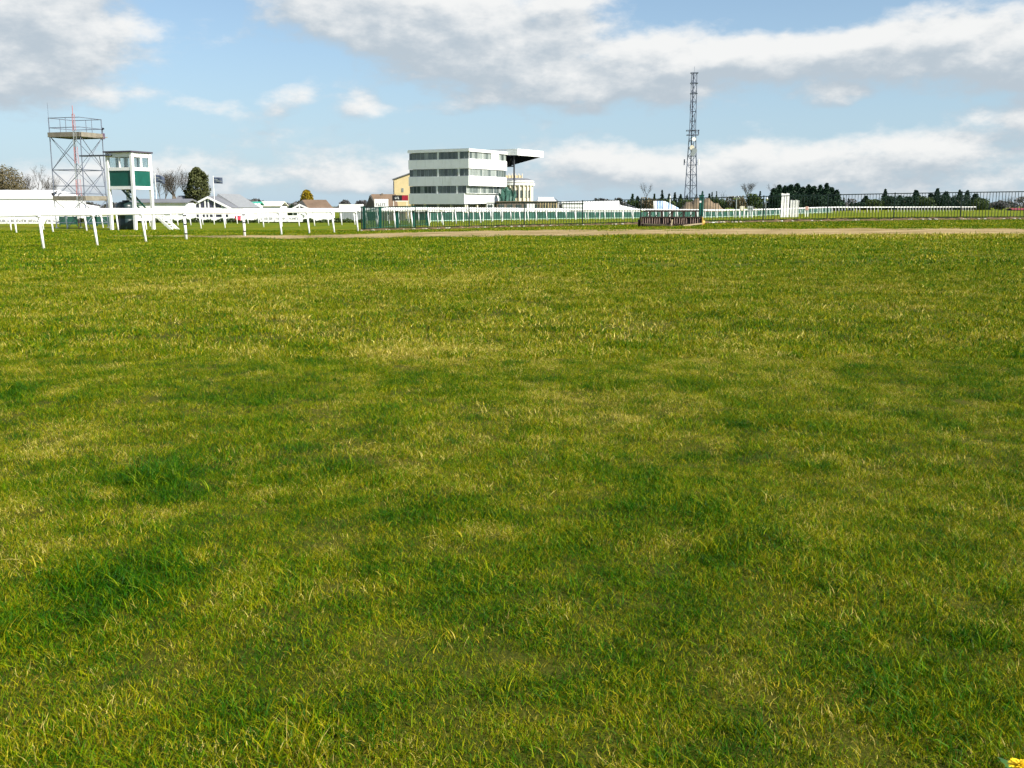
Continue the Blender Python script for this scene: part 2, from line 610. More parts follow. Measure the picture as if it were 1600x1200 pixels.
gx = axis([(-4000, -1000, 500), (-1000, -200, 80), (-200, -60, 10), (-60, -20, 2), (-20, -9, .5), (-9, 9, .12), (9, 20, .5), (20, 60, 2), (60, 200, 10), (200, 1000, 80), (1000, 4000, 500)])
gy = axis([(-400, -40, 60), (-40, -4, 4), (-4, 0, .5), (0, 12, .12), (12, 26, .4), (26, 60, 1), (60, 200, 5), (200, 500, 25), (500, 1500, 100), (1500, 5000, 500)])
XX, YY = np.meshgrid(gx, gy)
ZZ = ground(XX, YY)
nv = XX.size
gm = bpy.data.meshes.new('ground')
nx, ny = len(gx), len(gy)
idx = np.arange(nv).reshape(ny, nx)
quads = np.stack([idx[:-1, :-1], idx[:-1, 1:], idx[1:, 1:], idx[1:, :-1]], -1).reshape(-1, 4)
gm.vertices.add(nv); gm.vertices.foreach_set('co', np.stack([XX, YY, ZZ], -1).astype(np.float32).ravel())
gm.loops.add(quads.size); gm.loops.foreach_set('vertex_index', quads.ravel().astype(np.int32))
gm.polygons.add(len(quads)); gm.polygons.foreach_set('loop_start', (np.arange(len(quads)) * 4).astype(np.int32))
gm.polygons.foreach_set('use_smooth', np.ones(len(quads), bool))
gm.update(calc_edges=True)
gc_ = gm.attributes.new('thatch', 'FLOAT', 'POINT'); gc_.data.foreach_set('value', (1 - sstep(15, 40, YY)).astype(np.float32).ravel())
ga_ = gm.attributes.new('straw', 'FLOAT', 'POINT'); ga_.data.foreach_set('value', np.where(YY < 90, straw_state(XX, YY), .46 + .1 * vnoise(XX, YY, .3, 44)).astype(np.float32).ravel())
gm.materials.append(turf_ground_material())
ground_o = tag(obj('ground', gm), 'mown grass field of the racecourse', None, kind='structure')

# ------------------------------------------------------------- dirt track
def rag(x, s):
    return .30 * np.sin(1.7 * x + s) + .22 * np.sin(4.1 * x + 2 * s) + .14 * np.sin(9.3 * x + 3 * s) + .10 * np.sin(21 * x + s)


def track_material():
    m = bpy.data.materials.new('dirt_track'); m.use_nodes = True
    t = NT(m.node_tree); b = m.node_tree.nodes['Principled BSDF']
    ge = t.n('ShaderNodeNewGeometry')
    p = t.vec('MULTIPLY', ge.outputs['Position'], (.45, 1.3, 0))
    a = t.noise(p, .9, 5, .62).outputs['Fac']; f = t.noise(ge.outputs['Position'], 22, 3, .6).outputs['Fac']
    k = t.math('MULTIPLY_ADD', t.math('SUBTRACT', f, .5), .5, a)
    c = t.ramp(k, [(.25, (.13, .095, .038)), (.42, (.25, .18, .078)), (.6, (.38, .285, .14)), (.8, (.48, .385, .22))])
    t.link(c, b.inputs['Base Color']); b.inputs['Roughness'].default_value = .95
    b.inputs['Specular IOR Level'].default_value = .1
    bp = t.n('ShaderNodeBump'); bp.inputs['Strength'].default_value = .7; bp.inputs['Distance'].default_value = .05
    t.link(t.noise(p, 6, 5, .6).outputs['Fac'], bp.inputs['Height']); t.link(bp.outputs[0], b.inputs['Normal'])
    return m


rows = []
for x in np.arange(-19, 48, .2):
    m_, h_ = float(track_mid(x)), float(track_half(x))
    lo = m_ - h_ + float(rag(x, 1.0)) * min(1, h_ / 1.5); hi = m_ + h_ + float(rag(x, 4.0)) * min(1, h_ / 1.5)
    ys = np.linspace(lo, hi, 9)
    rows.append([(x, y, G(x, y) + .022) for y in ys])
tr = build(MB().sheet(rows), 'dirt_track', track_material(), smooth=True)
tag(tr, 'sandy dirt track crossing the grass in front of the railings', kind='structure')


def on_track(x, y):
    return np.abs(y - track_mid(x)) < np.maximum(track_half(x) * .92 - .25 + .8 * vnoise(x, y, 2.2, 71), 0) * (x > -18.5) * (vnoise(x * .35, y * 1.6, 1.6, 72) < 1.25)


# =================================================================== grass
rng = np.random.default_rng(7)


def grass_material():
    m = bpy.data.materials.new('grass_blades'); m.use_nodes = True
    t = NT(m.node_tree); b = m.node_tree.nodes['Principled BSDF']
    s = t.n('ShaderNodeAttribute'); s.attribute_name = 'straw'; s.attribute_type = 'INSTANCER'
    at_ = t.n('ShaderNodeAttribute'); at_.attribute_name = 'blade'
    sx = t.n('ShaderNodeSeparateColor'); t.link(at_.outputs['Color'], sx.inputs[0])
    f = t.math('ADD', s.outputs['Fac'], t.math('MULTIPLY', t.math('SUBTRACT', sx.outputs[0], .5), .95))
    c = t.ramp(f, [(.0, (.016, .080, .001)), (.22, (.058, .150, .001)), (.48, (.178, .222, .001)), (.72, (.265, .245, .002)), (.90, (.40, .31, .020)), (1.0, (.60, .50, .14))])
    hv = t.n('ShaderNodeHueSaturation'); t.link(c, hv.inputs['Color'])
    t.link(t.math('MULTIPLY_ADD', sx.outputs[1], .9, .55), hv.inputs['Value'])
    c = hv.outputs[0]
    t.link(c, b.inputs['Base Color'])
    b.inputs['Roughness'].default_value = .5
    b.inputs['Specular IOR Level'].default_value = .10
    tr_ = t.n('ShaderNodeBsdfTranslucent'); t.link(c, tr_.inputs[0])
    ms = t.n('ShaderNodeMixShader'); ms.inputs[0].default_value = .28
    t.link(b.outputs[0], ms.inputs[1]); t.link(tr_.outputs[0], ms.inputs[2])
    t.link(ms.outputs[0], m.node_tree.nodes['Material Output'].inputs[0])
    return m


GRASS = grass_material()


def clump_mesh(name, n, radius, hmin, hmax, width, lean, segs, seed, stray=0.0):
    r = np.random.default_rng(seed)
    V = []; F = []; C = []
    for i in range(n):
        a = r.uniform(0, 2 * math.pi); rr = radius * math.sqrt(r.uniform(0, 1))
        bx, by = rr * math.cos(a), rr * math.sin(a)
        h = r.uniform(hmin, hmax) * (1.0 if r.uniform() > stray else 1.5)
        w = width * r.uniform(.6, 1.25)
        ld = r.uniform(0, 2 * math.pi)
        ln = lean * r.uniform(.15, 1.0)
        dx, dy = math.cos(ld), math.sin(ld)
        tw = r.uniform(0, math.pi); sx, sy = math.cos(tw), math.sin(tw)
        col = (r.uniform(), r.uniform(), 0, 1)
        o = len(V)
        for k in range(segs + 1):
            q = k / segs
            cx = bx + dx * h * ln * q * q * 1.3; cy = by + dy * h * ln * q * q * 1.3
            cz = h * (q - .38 * ln * q * q) - .006
            hw = w * (1 - q ** 1.6) * .5
            if k < segs:
                V += [(cx - sx * hw, cy - sy * hw, cz), (cx + sx * hw, cy + sy * hw, cz)]; C += [col, col]
            else:
                V.append((cx, cy, cz)); C.append(col)
        for k in range(segs - 1):
            F.append((o + 2 * k, o + 2 * k + 1, o + 2 * k + 3, o + 2 * k + 2))
        k = segs - 1
        F.append((o + 2 * k, o + 2 * k + 1, o + 2 * k + 2))
    me = bpy.data.meshes.new(name)
    me.from_pydata(V, [], F)
    ca = me.color_attributes.new('blade', 'FLOAT_COLOR', 'POINT')
    ca.data.foreach_set('color', np.array(C, np.float32).ravel())
    me.materials.append(GRASS)
    me.update()
    return me


tufts = bpy.data.collections.new('grass_tuft_sources')     # not linked to the scene: only instanced
kinds = []
for k in range(4): kinds.append(clump_mesh('tuft_near', 90, .082, .011, .036, .0025, 1.0, 3, 10 + k, .03))
for k in range(3): kinds.append(clump_mesh('tuft_tall', 46, .055, .035, .078, .0032, 1.0, 4, 20 + k, .08))
for k in range(3): kinds.append(clump_mesh('tuft_mid', 46, .16, .025, .058, .0065, 1.0, 2, 30 + k, .05))
for k in range(3): kinds.append(clump_mesh('tuft_far', 60, .42, .030, .070, .016, 1.0, 2, 40 + k, .05))
for k in range(2): kinds.append(clump_mesh('tuft_flat', 16, .09, .035, .075, .0032, 2.0, 3, 60 + k, .0))
for i, me in enumerate(kinds):
    o = bpy.data.objects.new('tuft_%02d' % i, me); tufts.objects.link(o)
K_NEAR, K_TALL, K_MID, K_FAR, K_FLAT = (0, 4), (4, 7), (7, 10), (10, 13), (13, 15)


def scatter(y0, y1, dens, kr, smin, smax, side=2.4):
    half = lambda y: .52 * y + side
    area_w = 2 * half(y1)
    n = int((y1 - y0) * area_w * dens)
    y = rng.uniform(y0, y1, n); x = rng.uniform(-half(y1), half(y1), n)
    keep = np.abs(x) < half(y)
    x, y = x[keep], y[keep]
    keep = ~on_track(x, y)
    x, y = x[keep], y[keep]
    s = rng.uniform(smin, smax, len(x))
    ps = patch_sum(x, y); lush = np.clip(-ps, 0, 1); dry = np.clip(ps, 0, 1)
    d1, a1, b1 = tussock(x, y, .105, 61); d2, a2, b2 = tussock(x, y, .42, 62)
    tus = .10 * vnoise(x, y, 2.6, 5) + .10 * vnoise(x, y, 8.0, 6) + .95 * (b1 - .45) * np.clip(1.1 - d1, 0, 1) + .22 * (.55 - a2) * np.clip(1.1 - d2, 0, 1)
    s *= np.clip(1 + tus, .68, 1.7) * (1 + .30 * lush - .1 * dry)
    k = rng.integers(kr[0], kr[1], len(x))
    return x, y, s, k


parts = [
    scatter(.8, 5.4, 420, K_NEAR, .8, 1.2),
    scatter(5.4, 10.5, 225, K_NEAR, .95, 1.35),
    scatter(1.5, 10, 7, K_FLAT, .7, 1.2),
    scatter(9.5, 22, 62, K_MID, .9, 1.3),
    scatter(20, 61, 9.5, K_FAR, .75, 1.2, 3.0),
]
# taller tufts gather where the turf is lush
x, y, s, k = scatter(1.5, 15, 90, K_TALL, .55, 1.0)
pr = np.clip(-patch_sum(x, y) * 1.3, 0, 1) * .8 + np.clip(vnoise(x, y, 7.0, 9) - .75, 0, 1) * .5 + .02
keep = rng.uniform(size=len(x)) < pr
parts.append((x[keep], y[keep], s[keep], k[keep]))
# rank tussocks along the near edge of the track
xe = rng.uniform(4, 30, 900); ye = track_mid(xe) - track_half(xe) - np.abs(rng.normal(0, .9, 900)) + .1
parts.append((xe, ye, rng.uniform(1.2, 2.4, 900), rng.integers(*K_FAR, 900)))
PX_ = np.concatenate([p[0] for p in parts]); PY_ = np.concatenate([p[1] for p in parts])
PS_ = np.concatenate([p[2] for p in parts]); PK_ = np.concatenate([p[3] for p in parts])
PZ_ = ground(PX_, PY_)
gp = bpy.data.meshes.new('grass')
gp.vertices.add(len(PX_))
gp.vertices.foreach_set('co', np.stack([PX_, PY_, PZ_], -1).astype(np.float32).ravel())
a_ = gp.attributes.new('sc', 'FLOAT', 'POINT'); a_.data.foreach_set('value', PS_.astype(np.float32))
a_ = gp.attributes.new('kd', 'INT', 'POINT'); a_.data.foreach_set('value', PK_.astype(np.int32))
a_ = gp.attributes.new('rz', 'FLOAT', 'POINT'); a_.data.foreach_set('value', rng.uniform(0, 6.283, len(PX_)).astype(np.float32))
a_ = gp.attributes.new('straw', 'FLOAT', 'POINT'); a_.data.foreach_set('value', straw_state(PX_, PY_).astype(np.float32))
gp.materials.append(GRASS)
gp.update()
grass = tag(obj('grass', gp), 'short tufted green and straw coloured grass covering the field', 'grass', kind='stuff')
gn = bpy.data.node_groups.new('grow_grass', 'GeometryNodeTree')
gn.interface.new_socket('Geometry', in_out='INPUT', socket_type='NodeSocketGeometry')
gn.interface.new_socket('Geometry', in_out='OUTPUT', socket_type='NodeSocketGeometry')
N = gn.nodes; L = gn.links
ni = N.new('NodeGroupInput'); no = N.new('NodeGroupOutput')
ci = N.new('GeometryNodeCollectionInfo'); ci.inputs['Collection'].default_value = tufts
ci.inputs['Separate Children'].default_value = True; ci.inputs['Reset Children'].default_value = True
ip = N.new('GeometryNodeInstanceOnPoints'); ip.inputs['Pick Instance'].default_value = True


def named(nm, ty):
    q = N.new('GeometryNodeInputNamedAttribute'); q.data_type = ty; q.inputs['Name'].default_value = nm
    return q.outputs['Attribute']


cx_ = N.new('ShaderNodeCombineXYZ'); L.new(named('rz', 'FLOAT'), cx_.inputs[2])
L.new(ni.outputs[0], ip.inputs['Points']); L.new(ci.outputs[0], ip.inputs['Instance'])
L.new(named('kd', 'INT'), ip.inputs['Instance Index']); L.new(cx_.outputs[0], ip.inputs['Rotation'])
L.new(named('sc', 'FLOAT'), ip.inputs['Scale']); L.new(ip.outputs[0], no.inputs[0])
md = grass.modifiers.new('grow', 'NODES'); md.node_group = gn
print('grass tufts', len(PX_))

#@@OBJECTS
# ============================================================ running rails
def ellipse_tube(ry, rz, n=12):
    mb = MB()
    vs = []
    for x in (0, 1):
        for k in range(n):
            t = 2 * math.pi * k / n
            c, s = math.cos(t), math.sin(t)
            vs.append((x, ry * math.copysign(abs(c) ** .7, c), rz * math.copysign(abs(s) ** .7, s)))
    mb.add(vs, [(k, (k + 1) % n, n + (k + 1) % n, n + k) for k in range(n)] + [tuple(range(n - 1, -1, -1)), tuple(range(n, 2 * n))])
    me = mb.mesh('rail', WHITE, True); fix_normals(me)
    return me


RAIL_ME = ellipse_tube(.055, .112)
_pm = MB(); _pm.tube((0, -.13, -.12), (0, -.03, .95), .046, .044, 10); _pm.tube((0, -.03, .95), (0, 0, 1.10), .044, .04, 10)
_pm.box(-.05, .05, -.075, .075, 1.03, 1.07)
POST_ME = _pm.mesh('post', WHITE, True); fix_normals(POST_ME)
_pm = MB(); _pm.tube((0, -.05, -.12), (0, -.02, 1.10), .060, .060, 10)
GPOST_ME = _pm.mesh('post', WHITE, True); fix_normals(GPOST_ME)


def rail_run(nodes, label, gates=(), seed=1, name='running_rail', group='white running rails'):
    rr = random.Random(seed)
    b = nodes[0]
    root = thing(name, label, 'rail', (b[0], b[1], G(*b)), 0, group)
    o0 = Vector((b[0], b[1], G(*b)))
    pts = [Vector((x, y, G(x, y))) - o0 for x, y in nodes]
    for i, p in enumerate(pts):
        q = pts[min(i + 1, len(pts) - 1)] - pts[max(i - 1, 0)]
        ang = math.atan2(q.y, q.x)
        po = obj('post', GPOST_ME if i in gates else POST_ME, root, p, ang)
        po.rotation_euler = (rr.gauss(0, .012), rr.gauss(0, .014), ang + rr.gauss(0, .03))
        if i in gates:
            for zz in (.22, .62, .98):
                bd = MB().tube((0, -.05, zz), (0, -.049, zz + .05), .066, .066, 10)
                build(bd, 'black_band', BLACK, po)
    for i in range(len(pts) - 1):
        a = pts[i] + Vector((0, 0, 1.175 + rr.gauss(0, .006))); c = pts[i + 1] + Vector((0, 0, 1.175 + rr.gauss(0, .006)))
        d = c - a
        ro = obj('rail', RAIL_ME, root)
        ro.matrix_basis = Matrix.Translation(a) @ Matrix.Rotation(math.atan2(d.y, d.x), 4, 'Z') @ Matrix.Rotation(-math.asin(d.z / d.length), 4, 'Y') @ Matrix.Diagonal((d.length * 1.004, 1, 1, 1))
    return root


def xy(u, d, v=345):
    p = at(u, v, d)
    return (p.x, p.y)


def resample(path, step):
    P = [Vector((*xy(u, d), 0)) for u, d in path]
    dist = [0]
    for a, b in zip(P, P[1:]): dist.append(dist[-1] + (b - a).length)
    n = int(dist[-1] / step)
    out = []
    for k in range(n + 1):
        s = k * step
        out.append((float(np.interp(s, dist, [p.x for p in P])), float(np.interp(s, dist, [p.y for p in P]))))
    return out


near_u = [-205, -112, -24, 60, 145, 222, 288, 380, 436, 480, 519, 556, 587, 615, 642, 668, 690, 711, 731, 749, 766, 782, 797, 811, 824, 837]
ku = [-205, -24, 60, 145, 222, 288, 380, 436, 480, 519, 556, 615, 642, 668, 690, 711, 731, 782, 824, 837]
kd = [21.5, 25.0, 27, 29.2, 31.7, 34.2, 37.6, 39.8, 41.6, 43.2, 45, 50, 53, 56.5, 60, 63, 66, 76, 84, 86]
near_nodes = [xy(u, float(np.interp(u, ku, kd))) for u in near_u]
tail = resample([(837, 86), (900, 93), (1000, 104), (1100, 119), (1220, 142), (1340, 178), (1440, 208), (1525, 236)], 2.45)[1:]
rail_run(near_nodes + tail, 'nearest white plastic running rail, sweeping from the left foreground to far right', gates=(6, 7), seed=3)
rail_run(resample([(-130, 39.5), (6, 42), (135, 46), (192, 48), (263, 51), (331, 53.5), (409, 58), (472, 62), (527, 66.5), (577, 71), (640, 78), (720, 88), (800, 98), (900, 112)], 2.4),
         'white running rail on the far side of the racing track, running past the lookout cabin', seed=5)
rail_run(resample([(-130, 46.5), (38, 48.5), (110, 52), (180, 57), (257, 63), (340, 71), (430, 81)], 2.4),
         'rearmost white running rail at left, passing behind the lookout cabin', seed=8)

# ------------------------------------------------------ green windbreak line
wb = resample([(672, 82), (780, 94), (900, 106), (1000, 114), (1100, 127), (1220, 150), (1300, 172)], 2.5)
b0 = Vector((wb[0][0], wb[0][1], G(*wb[0])))
wroot = thing('windbreak_fence', 'long green mesh windbreak fence behind the white running rail', 'fence', b0)
for i in range(len(wb)):
    p = Vector((*wb[i], G(*wb[i]))) - b0
    tube('post', p - Vector((0, 0, .1)), p + Vector((0, 0, 1.05)), .05, WPAINT, wroot)
    if i + 1 < len(wb):
        q = Vector((*wb[i + 1], G(*wb[i + 1]))) - b0
        e = (q - p)
        n = Vector((-e.y, e.x, 0)).normalized() * .012
        a = p + e * .03; c = p + e * .97
        z0, z1 = Vector((0, 0, .22)), Vector((0, 0, .98))
        mb = MB(); mb.prism([a + z0 - n, c + z0 - n, c + z1 - n, a + z1 - n], n * 2)
        build(mb, 'mesh_panel', MESHG, wroot)
        tube('bottom_rail', p + Vector((0, 0, .16)), q + Vector((0, 0, .16)), .045, mat('pale_green_rail', (.30, .46, .38), .5, .1, 1.0), wroot)

# ================================================================ railings
fu = [565, 649, 733, 819, 910, 1001, 1096, 1192, 1292, 1396, 1500, 1608, 1720, 1836]
fd = [45.0, 44.6, 44.2, 43.6, 43.0, 42.4, 41.7, 40.9, 40.1, 39.3, 38.6, 38.0, 37.3, 36.6]
FENCE = [Vector((*xy(u, d), 0)) for u, d in zip(fu, fd)]
for p in FENCE: p.z = G(p.x, p.y)
FH = 1.32


def railing(pts, label, npal, pm, rm, post_r, seed, pale_r=.011):
    rr = random.Random(seed)
    b = pts[0]
    root = thing('railings', label, 'railings', b)
    pal = MB().box(-pale_r, pale_r, -pale_r, pale_r, 0, 1).mesh('paling', pm)
    for i, p in enumerate(pts):
        p = p - b
        po = MB().box(-post_r, post_r, -post_r, post_r, -.15, FH + .03)
        q = pts[min(i + 1, len(pts) - 1)] - pts[max(i - 1, 0)]
        build(po, 'post', rm, root, p, math.atan2(q.y, q.x), bevel=.004)
        if i + 1 < len(pts):
            q = pts[i + 1] - b; d = q - p; ang = math.atan2(d.y, d.x)
            L_ = math.hypot(d.x, d.y)
            for nm, z, hh in (('top_rail', FH - .02, .022), ('bottom_rail', .14, .018)):
                mb = MB()
                n = Vector((-d.y, d.x, 0)).normalized() * .012
                up = Vector((0, 0, hh))
                a_, c_ = p + Vector((0, 0, z)) + d * (post_r / L_), q + Vector((0, 0, z)) - d * (post_r / L_)
                mb.prism([a_ - n - up, c_ - n - up, c_ - n + up, a_ - n + up], n * 2)
                build(mb, nm, rm, root)
            for k in range(1, npal):
                s = p + d * (k / npal)
                o = obj('paling', pal, root, s + Vector((0, 0, .06)), ang)
                o.scale = (1, 1, FH - .08)
                o.rotation_euler = (rr.gauss(0, .006), rr.gauss(0, .006), ang)
    return root


railing(FENCE, 'long dark green metal railings with thin upright bars behind the dirt track', 22, DARKF, DARKF, .028, 4)
side = [FENCE[0] + Vector((.12, .1, 0))] + [Vector((*xy(u, d), 0)) for u, d in ((594, 48), (621, 51), (646, 54.2), (668, 57.4))]
for p in side: p.z = G(p.x, p.y)
railing(side, 'short run of bright green railings going back from the corner of the dark railings', 20, GREENF, GREEN, .07, 6, .013)

# bank of rubble and earth under the railings
rr = random.Random(11)
rows = []
for i in range(len(FENCE) - 1):
    for k in range(14):
        p = FENCE[i].lerp(FENCE[i + 1], k / 14)
        d = (FENCE[i + 1] - FENCE[i]).normalized(); n = Vector((d.y, -d.x, 0))
        row = []
        for s, h in ((-.30, -.03), (-.16, .07), (0, .10), (.16, .09), (.30, .04), (.46, -.03)):
            w = p + n * (s + rr.gauss(0, .04))
            row.append((w.x, w.y, G(w.x, w.y) + h * rr.uniform(.6, 1.5) + (.0 if h < 0 else rr.gauss(0, .012))))
        rows.append(row)
bank = build(MB().sheet(rows), 'earth_bank', EARTH)
tag(bank, 'low bank of bare earth along the foot of the railings', kind='structure')
mb = MB()
ico = [(0, 0, 1), (.9, 0, .4), (.28, .85, .45), (-.72, .52, .4), (-.72, -.52, .45), (.28, -.85, .4), (.72, .52, -.4), (-.28, .85, -.4), (-.9, 0, -.4), (-.28, -.85, -.4), (.72, -.52, -.4), (0, 0, -1)]
icf = [(0, 1, 2), (0, 2, 3), (0, 3, 4), (0, 4, 5), (0, 5, 1), (1, 6, 2), (2, 7, 3), (3, 8, 4), (4, 9, 5), (5, 10, 1), (6, 7, 2), (7, 8, 3), (8, 9, 4), (9, 10, 5), (10, 6, 1), (11, 7, 6), (11, 8, 7), (11, 9, 8), (11, 10, 9), (11, 6, 10)]
for k in range(170):
    t = rr.uniform(0, len(FENCE) - 1.001); i = int(t)
    p = FENCE[i].lerp(FENCE[i + 1], t - i)
    d = (FENCE[i + 1] - FENCE[i]).normalized(); n = Vector((d.y, -d.x, 0))
    w = p + n * rr.uniform(.05, .45)
    s = rr.uniform(.025, .07)
    z = G(w.x, w.y) + .06
    mb.add([(w.x + x * s * rr.uniform(.8, 1.7), w.y + y * s, z + zz * s * .6) for x, y, zz in ico], icf)
tag(build(mb, 'rubble', STONE), 'scattered small pale stones along the foot of the railings', 'stones', kind='stuff')


def stone(u, d, w, h, label):
    p = onground(u, d)
    mb = MB(); r2 = random.Random(u)
    mb.add([(x * w * r2.uniform(.85, 1.1), y * w * .7, max(-.2, zz) * h) for x, y, zz in ico], icf)
    o = build(mb, 'stone', mat('white_stone', (.74, .73, .70), .8, .1, 6), None, p + Vector((0, 0, .05)))
    o.modifiers.new('s', 'SUBSURF').levels = 1
    tag(o, label, 'stone')


stone(1222, 40.3, .06, .075, 'small round white stone at the foot of the railings below the white slatted panels')
stone(1114, 41.0, .13, .05, 'flat pale stone slab on the bank just right of the wooden roller')

# ============================================================ land roller
p = onground(1049, 38.0, 354)
p.z = G(p.x, p.y)
ro = thing('roller_harrow', 'rusty slatted land roller with timber drawbars parked in front of the railings', 'roller', p, R(-3))
Wd = 1.38
box('base_beam', -Wd - .05, Wd + .05, -.02, .12, .02, .13, RUST, ro, bevel=.01)
box('backing', -Wd, Wd, .10, .14, .06, .40, DARK, ro)
box('rear_beam', -Wd - .05, Wd + .05, .40, .52, .02, .12, RUST, ro, bevel=.01)
box('upper_beam', -Wd - .03, Wd + .03, -.02, .07, .40, .455, RUST, ro, bevel=.008)
slat_me = MB().box(-.014, .014, 0, .03, .13, .40).mesh('slat', mat('worn_slat', (.34, .24, .20), .6, .3, 6.0, dirt=(.12, .06, .04), dirt_amt=.7))
bar_me = MB().box(-.026, .026, .035, .06, .13, .40).mesh('bar', RUST)
for k in range(26):
    x = -Wd + .06 + k * (2 * Wd - .12) / 25
    obj('bar', bar_me, ro, (x + .05, 0, 0))
    if k in (8, 13, 20): continue
    o = obj('slat', slat_me, ro, (x, random.Random(k).uniform(-.008, .004), 0)); o.rotation_euler = (0, random.Random(k + 50).gauss(0, .025), 0)
for k, x in enumerate((-1.02, -.46, .02, .56, 1.12)):
    box('upright', x - .045, x + .045, .02, .07, .455, .68, RUST, ro)
box('top_rail', -Wd + .12, Wd - .1, .0, .09, .68, .76, RUST, ro, bevel=.006)
for k, x in enumerate((-1.25, -.8, -.2, .3, .82)):
    mb = MB(); mb.tube((x, .28, .36), (x + .18, .16, .62), .02, .02, 6); build(mb, 'stay', TIMBER, ro)
for s in (-1, 1):
    e = box('end_plate', s * (Wd + .055) - .03, s * (Wd + .055) + .03, -.08, .56, .03, .44, RUST if s < 0 else YELM, ro, bevel=.01)
mb = MB(); mb.tube((-Wd - .16, .22, .16), (-Wd - .09, .22, .16), .16, .16, 16); build(mb, 'wheel', RUST, ro)
mb = MB(); mb.tube((Wd + .09, .20, .17), (Wd + .20, .20, .17), .13, .10, 16); build(mb, 'bearing', YELM, ro)
for (a, c) in (((-1.30, -.06, .12), (-.10, -1.0, .05)), ((1.42, -.06, .14), (.45, -.75, .05)), ((.04, .02, .30), (-.10, -1.05, .05))):
    a, c = Vector(a), Vector(c); d = (c - a).normalized(); n = d.cross(Vector((0, 0, 1))).normalized() * .028; up = Vector((0, 0, .03))
    mb = MB(); mb.prism([a - n - up, a + n - up, a + n + up, a - n + up], c - a); build(mb, 'drawbar', TIMBER, ro)

# ------------------------------------------------------- green cabinet post
p = onground(1095, 42.1)
cab = thing('meter_cabinet', 'tall narrow green metal cabinet on a post behind the wooden roller', 'cabinet', p)
box('case', -.11, .11, -.09, .09, .42, 1.42, GREEN, cab, bevel=.012)
box('plinth', -.06, .06, -.06, .06, -.1, .42, GREENF, cab)
box('cap', -.13, .13, -.11, .11, 1.42, 1.46, GREENF, cab)
tube('aerial', (.04, 0, 1.46), (.04, 0, 1.62), .02, GREENF, cab)
box('notice', -.12, -.02, -.10, -.092, 1.06, 1.16, WPAINT, cab)

# ------------------------------------------------------- white slatted wings
def wing(u, d, w, h, n, label, rot):
    p = onground(u, d)
    t = thing('slatted_panel', label, 'panel', p, rot, 'white slatted fence wings standing on end')
    for k in range(n):
        x = -w / 2 + (k + .5) * w / n
        hh = h * (1 - .012 * (k % 3))
        box('slat', x - w / n * .40, x + w / n * .40, 0, .03, -.05, hh, WPAINT, t, bevel=.004)
    for z in (.18, .55, .85):
        box('batten', -w / 2, w / 2, .032, .07, h * z, h * z + .08, WPAINT, t)
    return t


wing(1225.5, 62, .64, 1.80, 5, 'taller of two white slatted panels standing upright behind the railings', R(4))
wing(1240.5, 63, .66, 1.30, 6, 'shorter white slatted panel standing right of the taller one behind the railings', R(-6))

# ========================================================= scaffold tower
d = 55.0
p = onground(129, d, 352)
tw = thing('scaffold_tower', 'tall scaffold camera tower with two timber platforms and braced legs', 'tower', p, R(27))
h_ = 1.62
LEG = [Vector((-h_, .1, 0)), Vector((.12, -h_, 0)), Vector((h_, -.05, 0)), Vector((0, h_, 0))]
z1 = Zv(312, d) - p.z; z2 = Zv(266, d) - p.z; z3 = Zv(214, d) - p.z; z4 = Zv(185, d) - p.z; zl = Zv(291, d) - p.z; z0 = Zv(303, d) - p.z
for q in LEG:
    tube('standard', q - Vector((0, 0, .05)), q + Vector((0, 0, z4 if q is not LEG[1] else z3 + .2)), .032, STEEL, tw)
    box('base_plate', q.x - .1, q.x + .1, q.y - .1, q.y + .1, -.02, .03, STEEL, tw)
for i in range(4):
    a, b = LEG[i], LEG[(i + 1) % 4]
    up = lambda z: Vector((0, 0, z))
    for z in ((.35, z1, z0, zl, z2, z3 - .06) if i < 2 else (z1, z2, z3 - .06)):
        tube('ledger', a + up(z), b + up(z), .026, STEEL, tw)
    for za, zb in ((z1, z2), (z2, z3)):
        rb = .024 if i in (0, 1) else .015
        tube('brace', a + up(za), b + up(zb), rb, STEEL, tw)
        tube('brace', b + up(za), a + up(zb), rb, STEEL, tw)
    tube('brace', a + up(.3), b + up(z1), .026, STEEL, tw)


def deck(z, ext, nb, name):
    """platform of boards laid across the tower"""
    ax = (LEG[1] - LEG[0]).normalized(); ay = (LEG[3] - LEG[0]).normalized()
    S = (LEG[1] - LEG[0]).length
    for k in range(nb):
        s0 = -ext + k * (S + 2 * ext) / nb; s1 = s0 + (S + 2 * ext) / nb - .02
        o = LEG[0] - ax * ext
        P = [o + ay * s0, o + ax * (S + 2 * ext) + ay * s0, o + ax * (S + 2 * ext) + ay * s1, o + ay * s1]
        mb = MB(); mb.prism([q + Vector((0, 0, z)) for q in P], (0, 0, .05)); build(mb, 'platform_board', BOARD, tw)
    for i in range(4):
        a = LEG[i]; b = LEG[(i + 1) % 4]
        dd = (b - a).normalized(); nn = Vector((dd.y, -dd.x, 0))
        a2 = a - dd * ext + nn * (ext + .02); b2 = b + dd * ext + nn * (ext + .02)
        mb = MB(); mb.prism([a2 + Vector((0, 0, z - .06)), b2 + Vector((0, 0, z - .06)), b2 + nn * .04 + Vector((0, 0, z - .06)), a2 + nn * .04 + Vector((0, 0, z - .06))], (0, 0, .30))
        build(mb, 'toe_board', BOARD, tw)


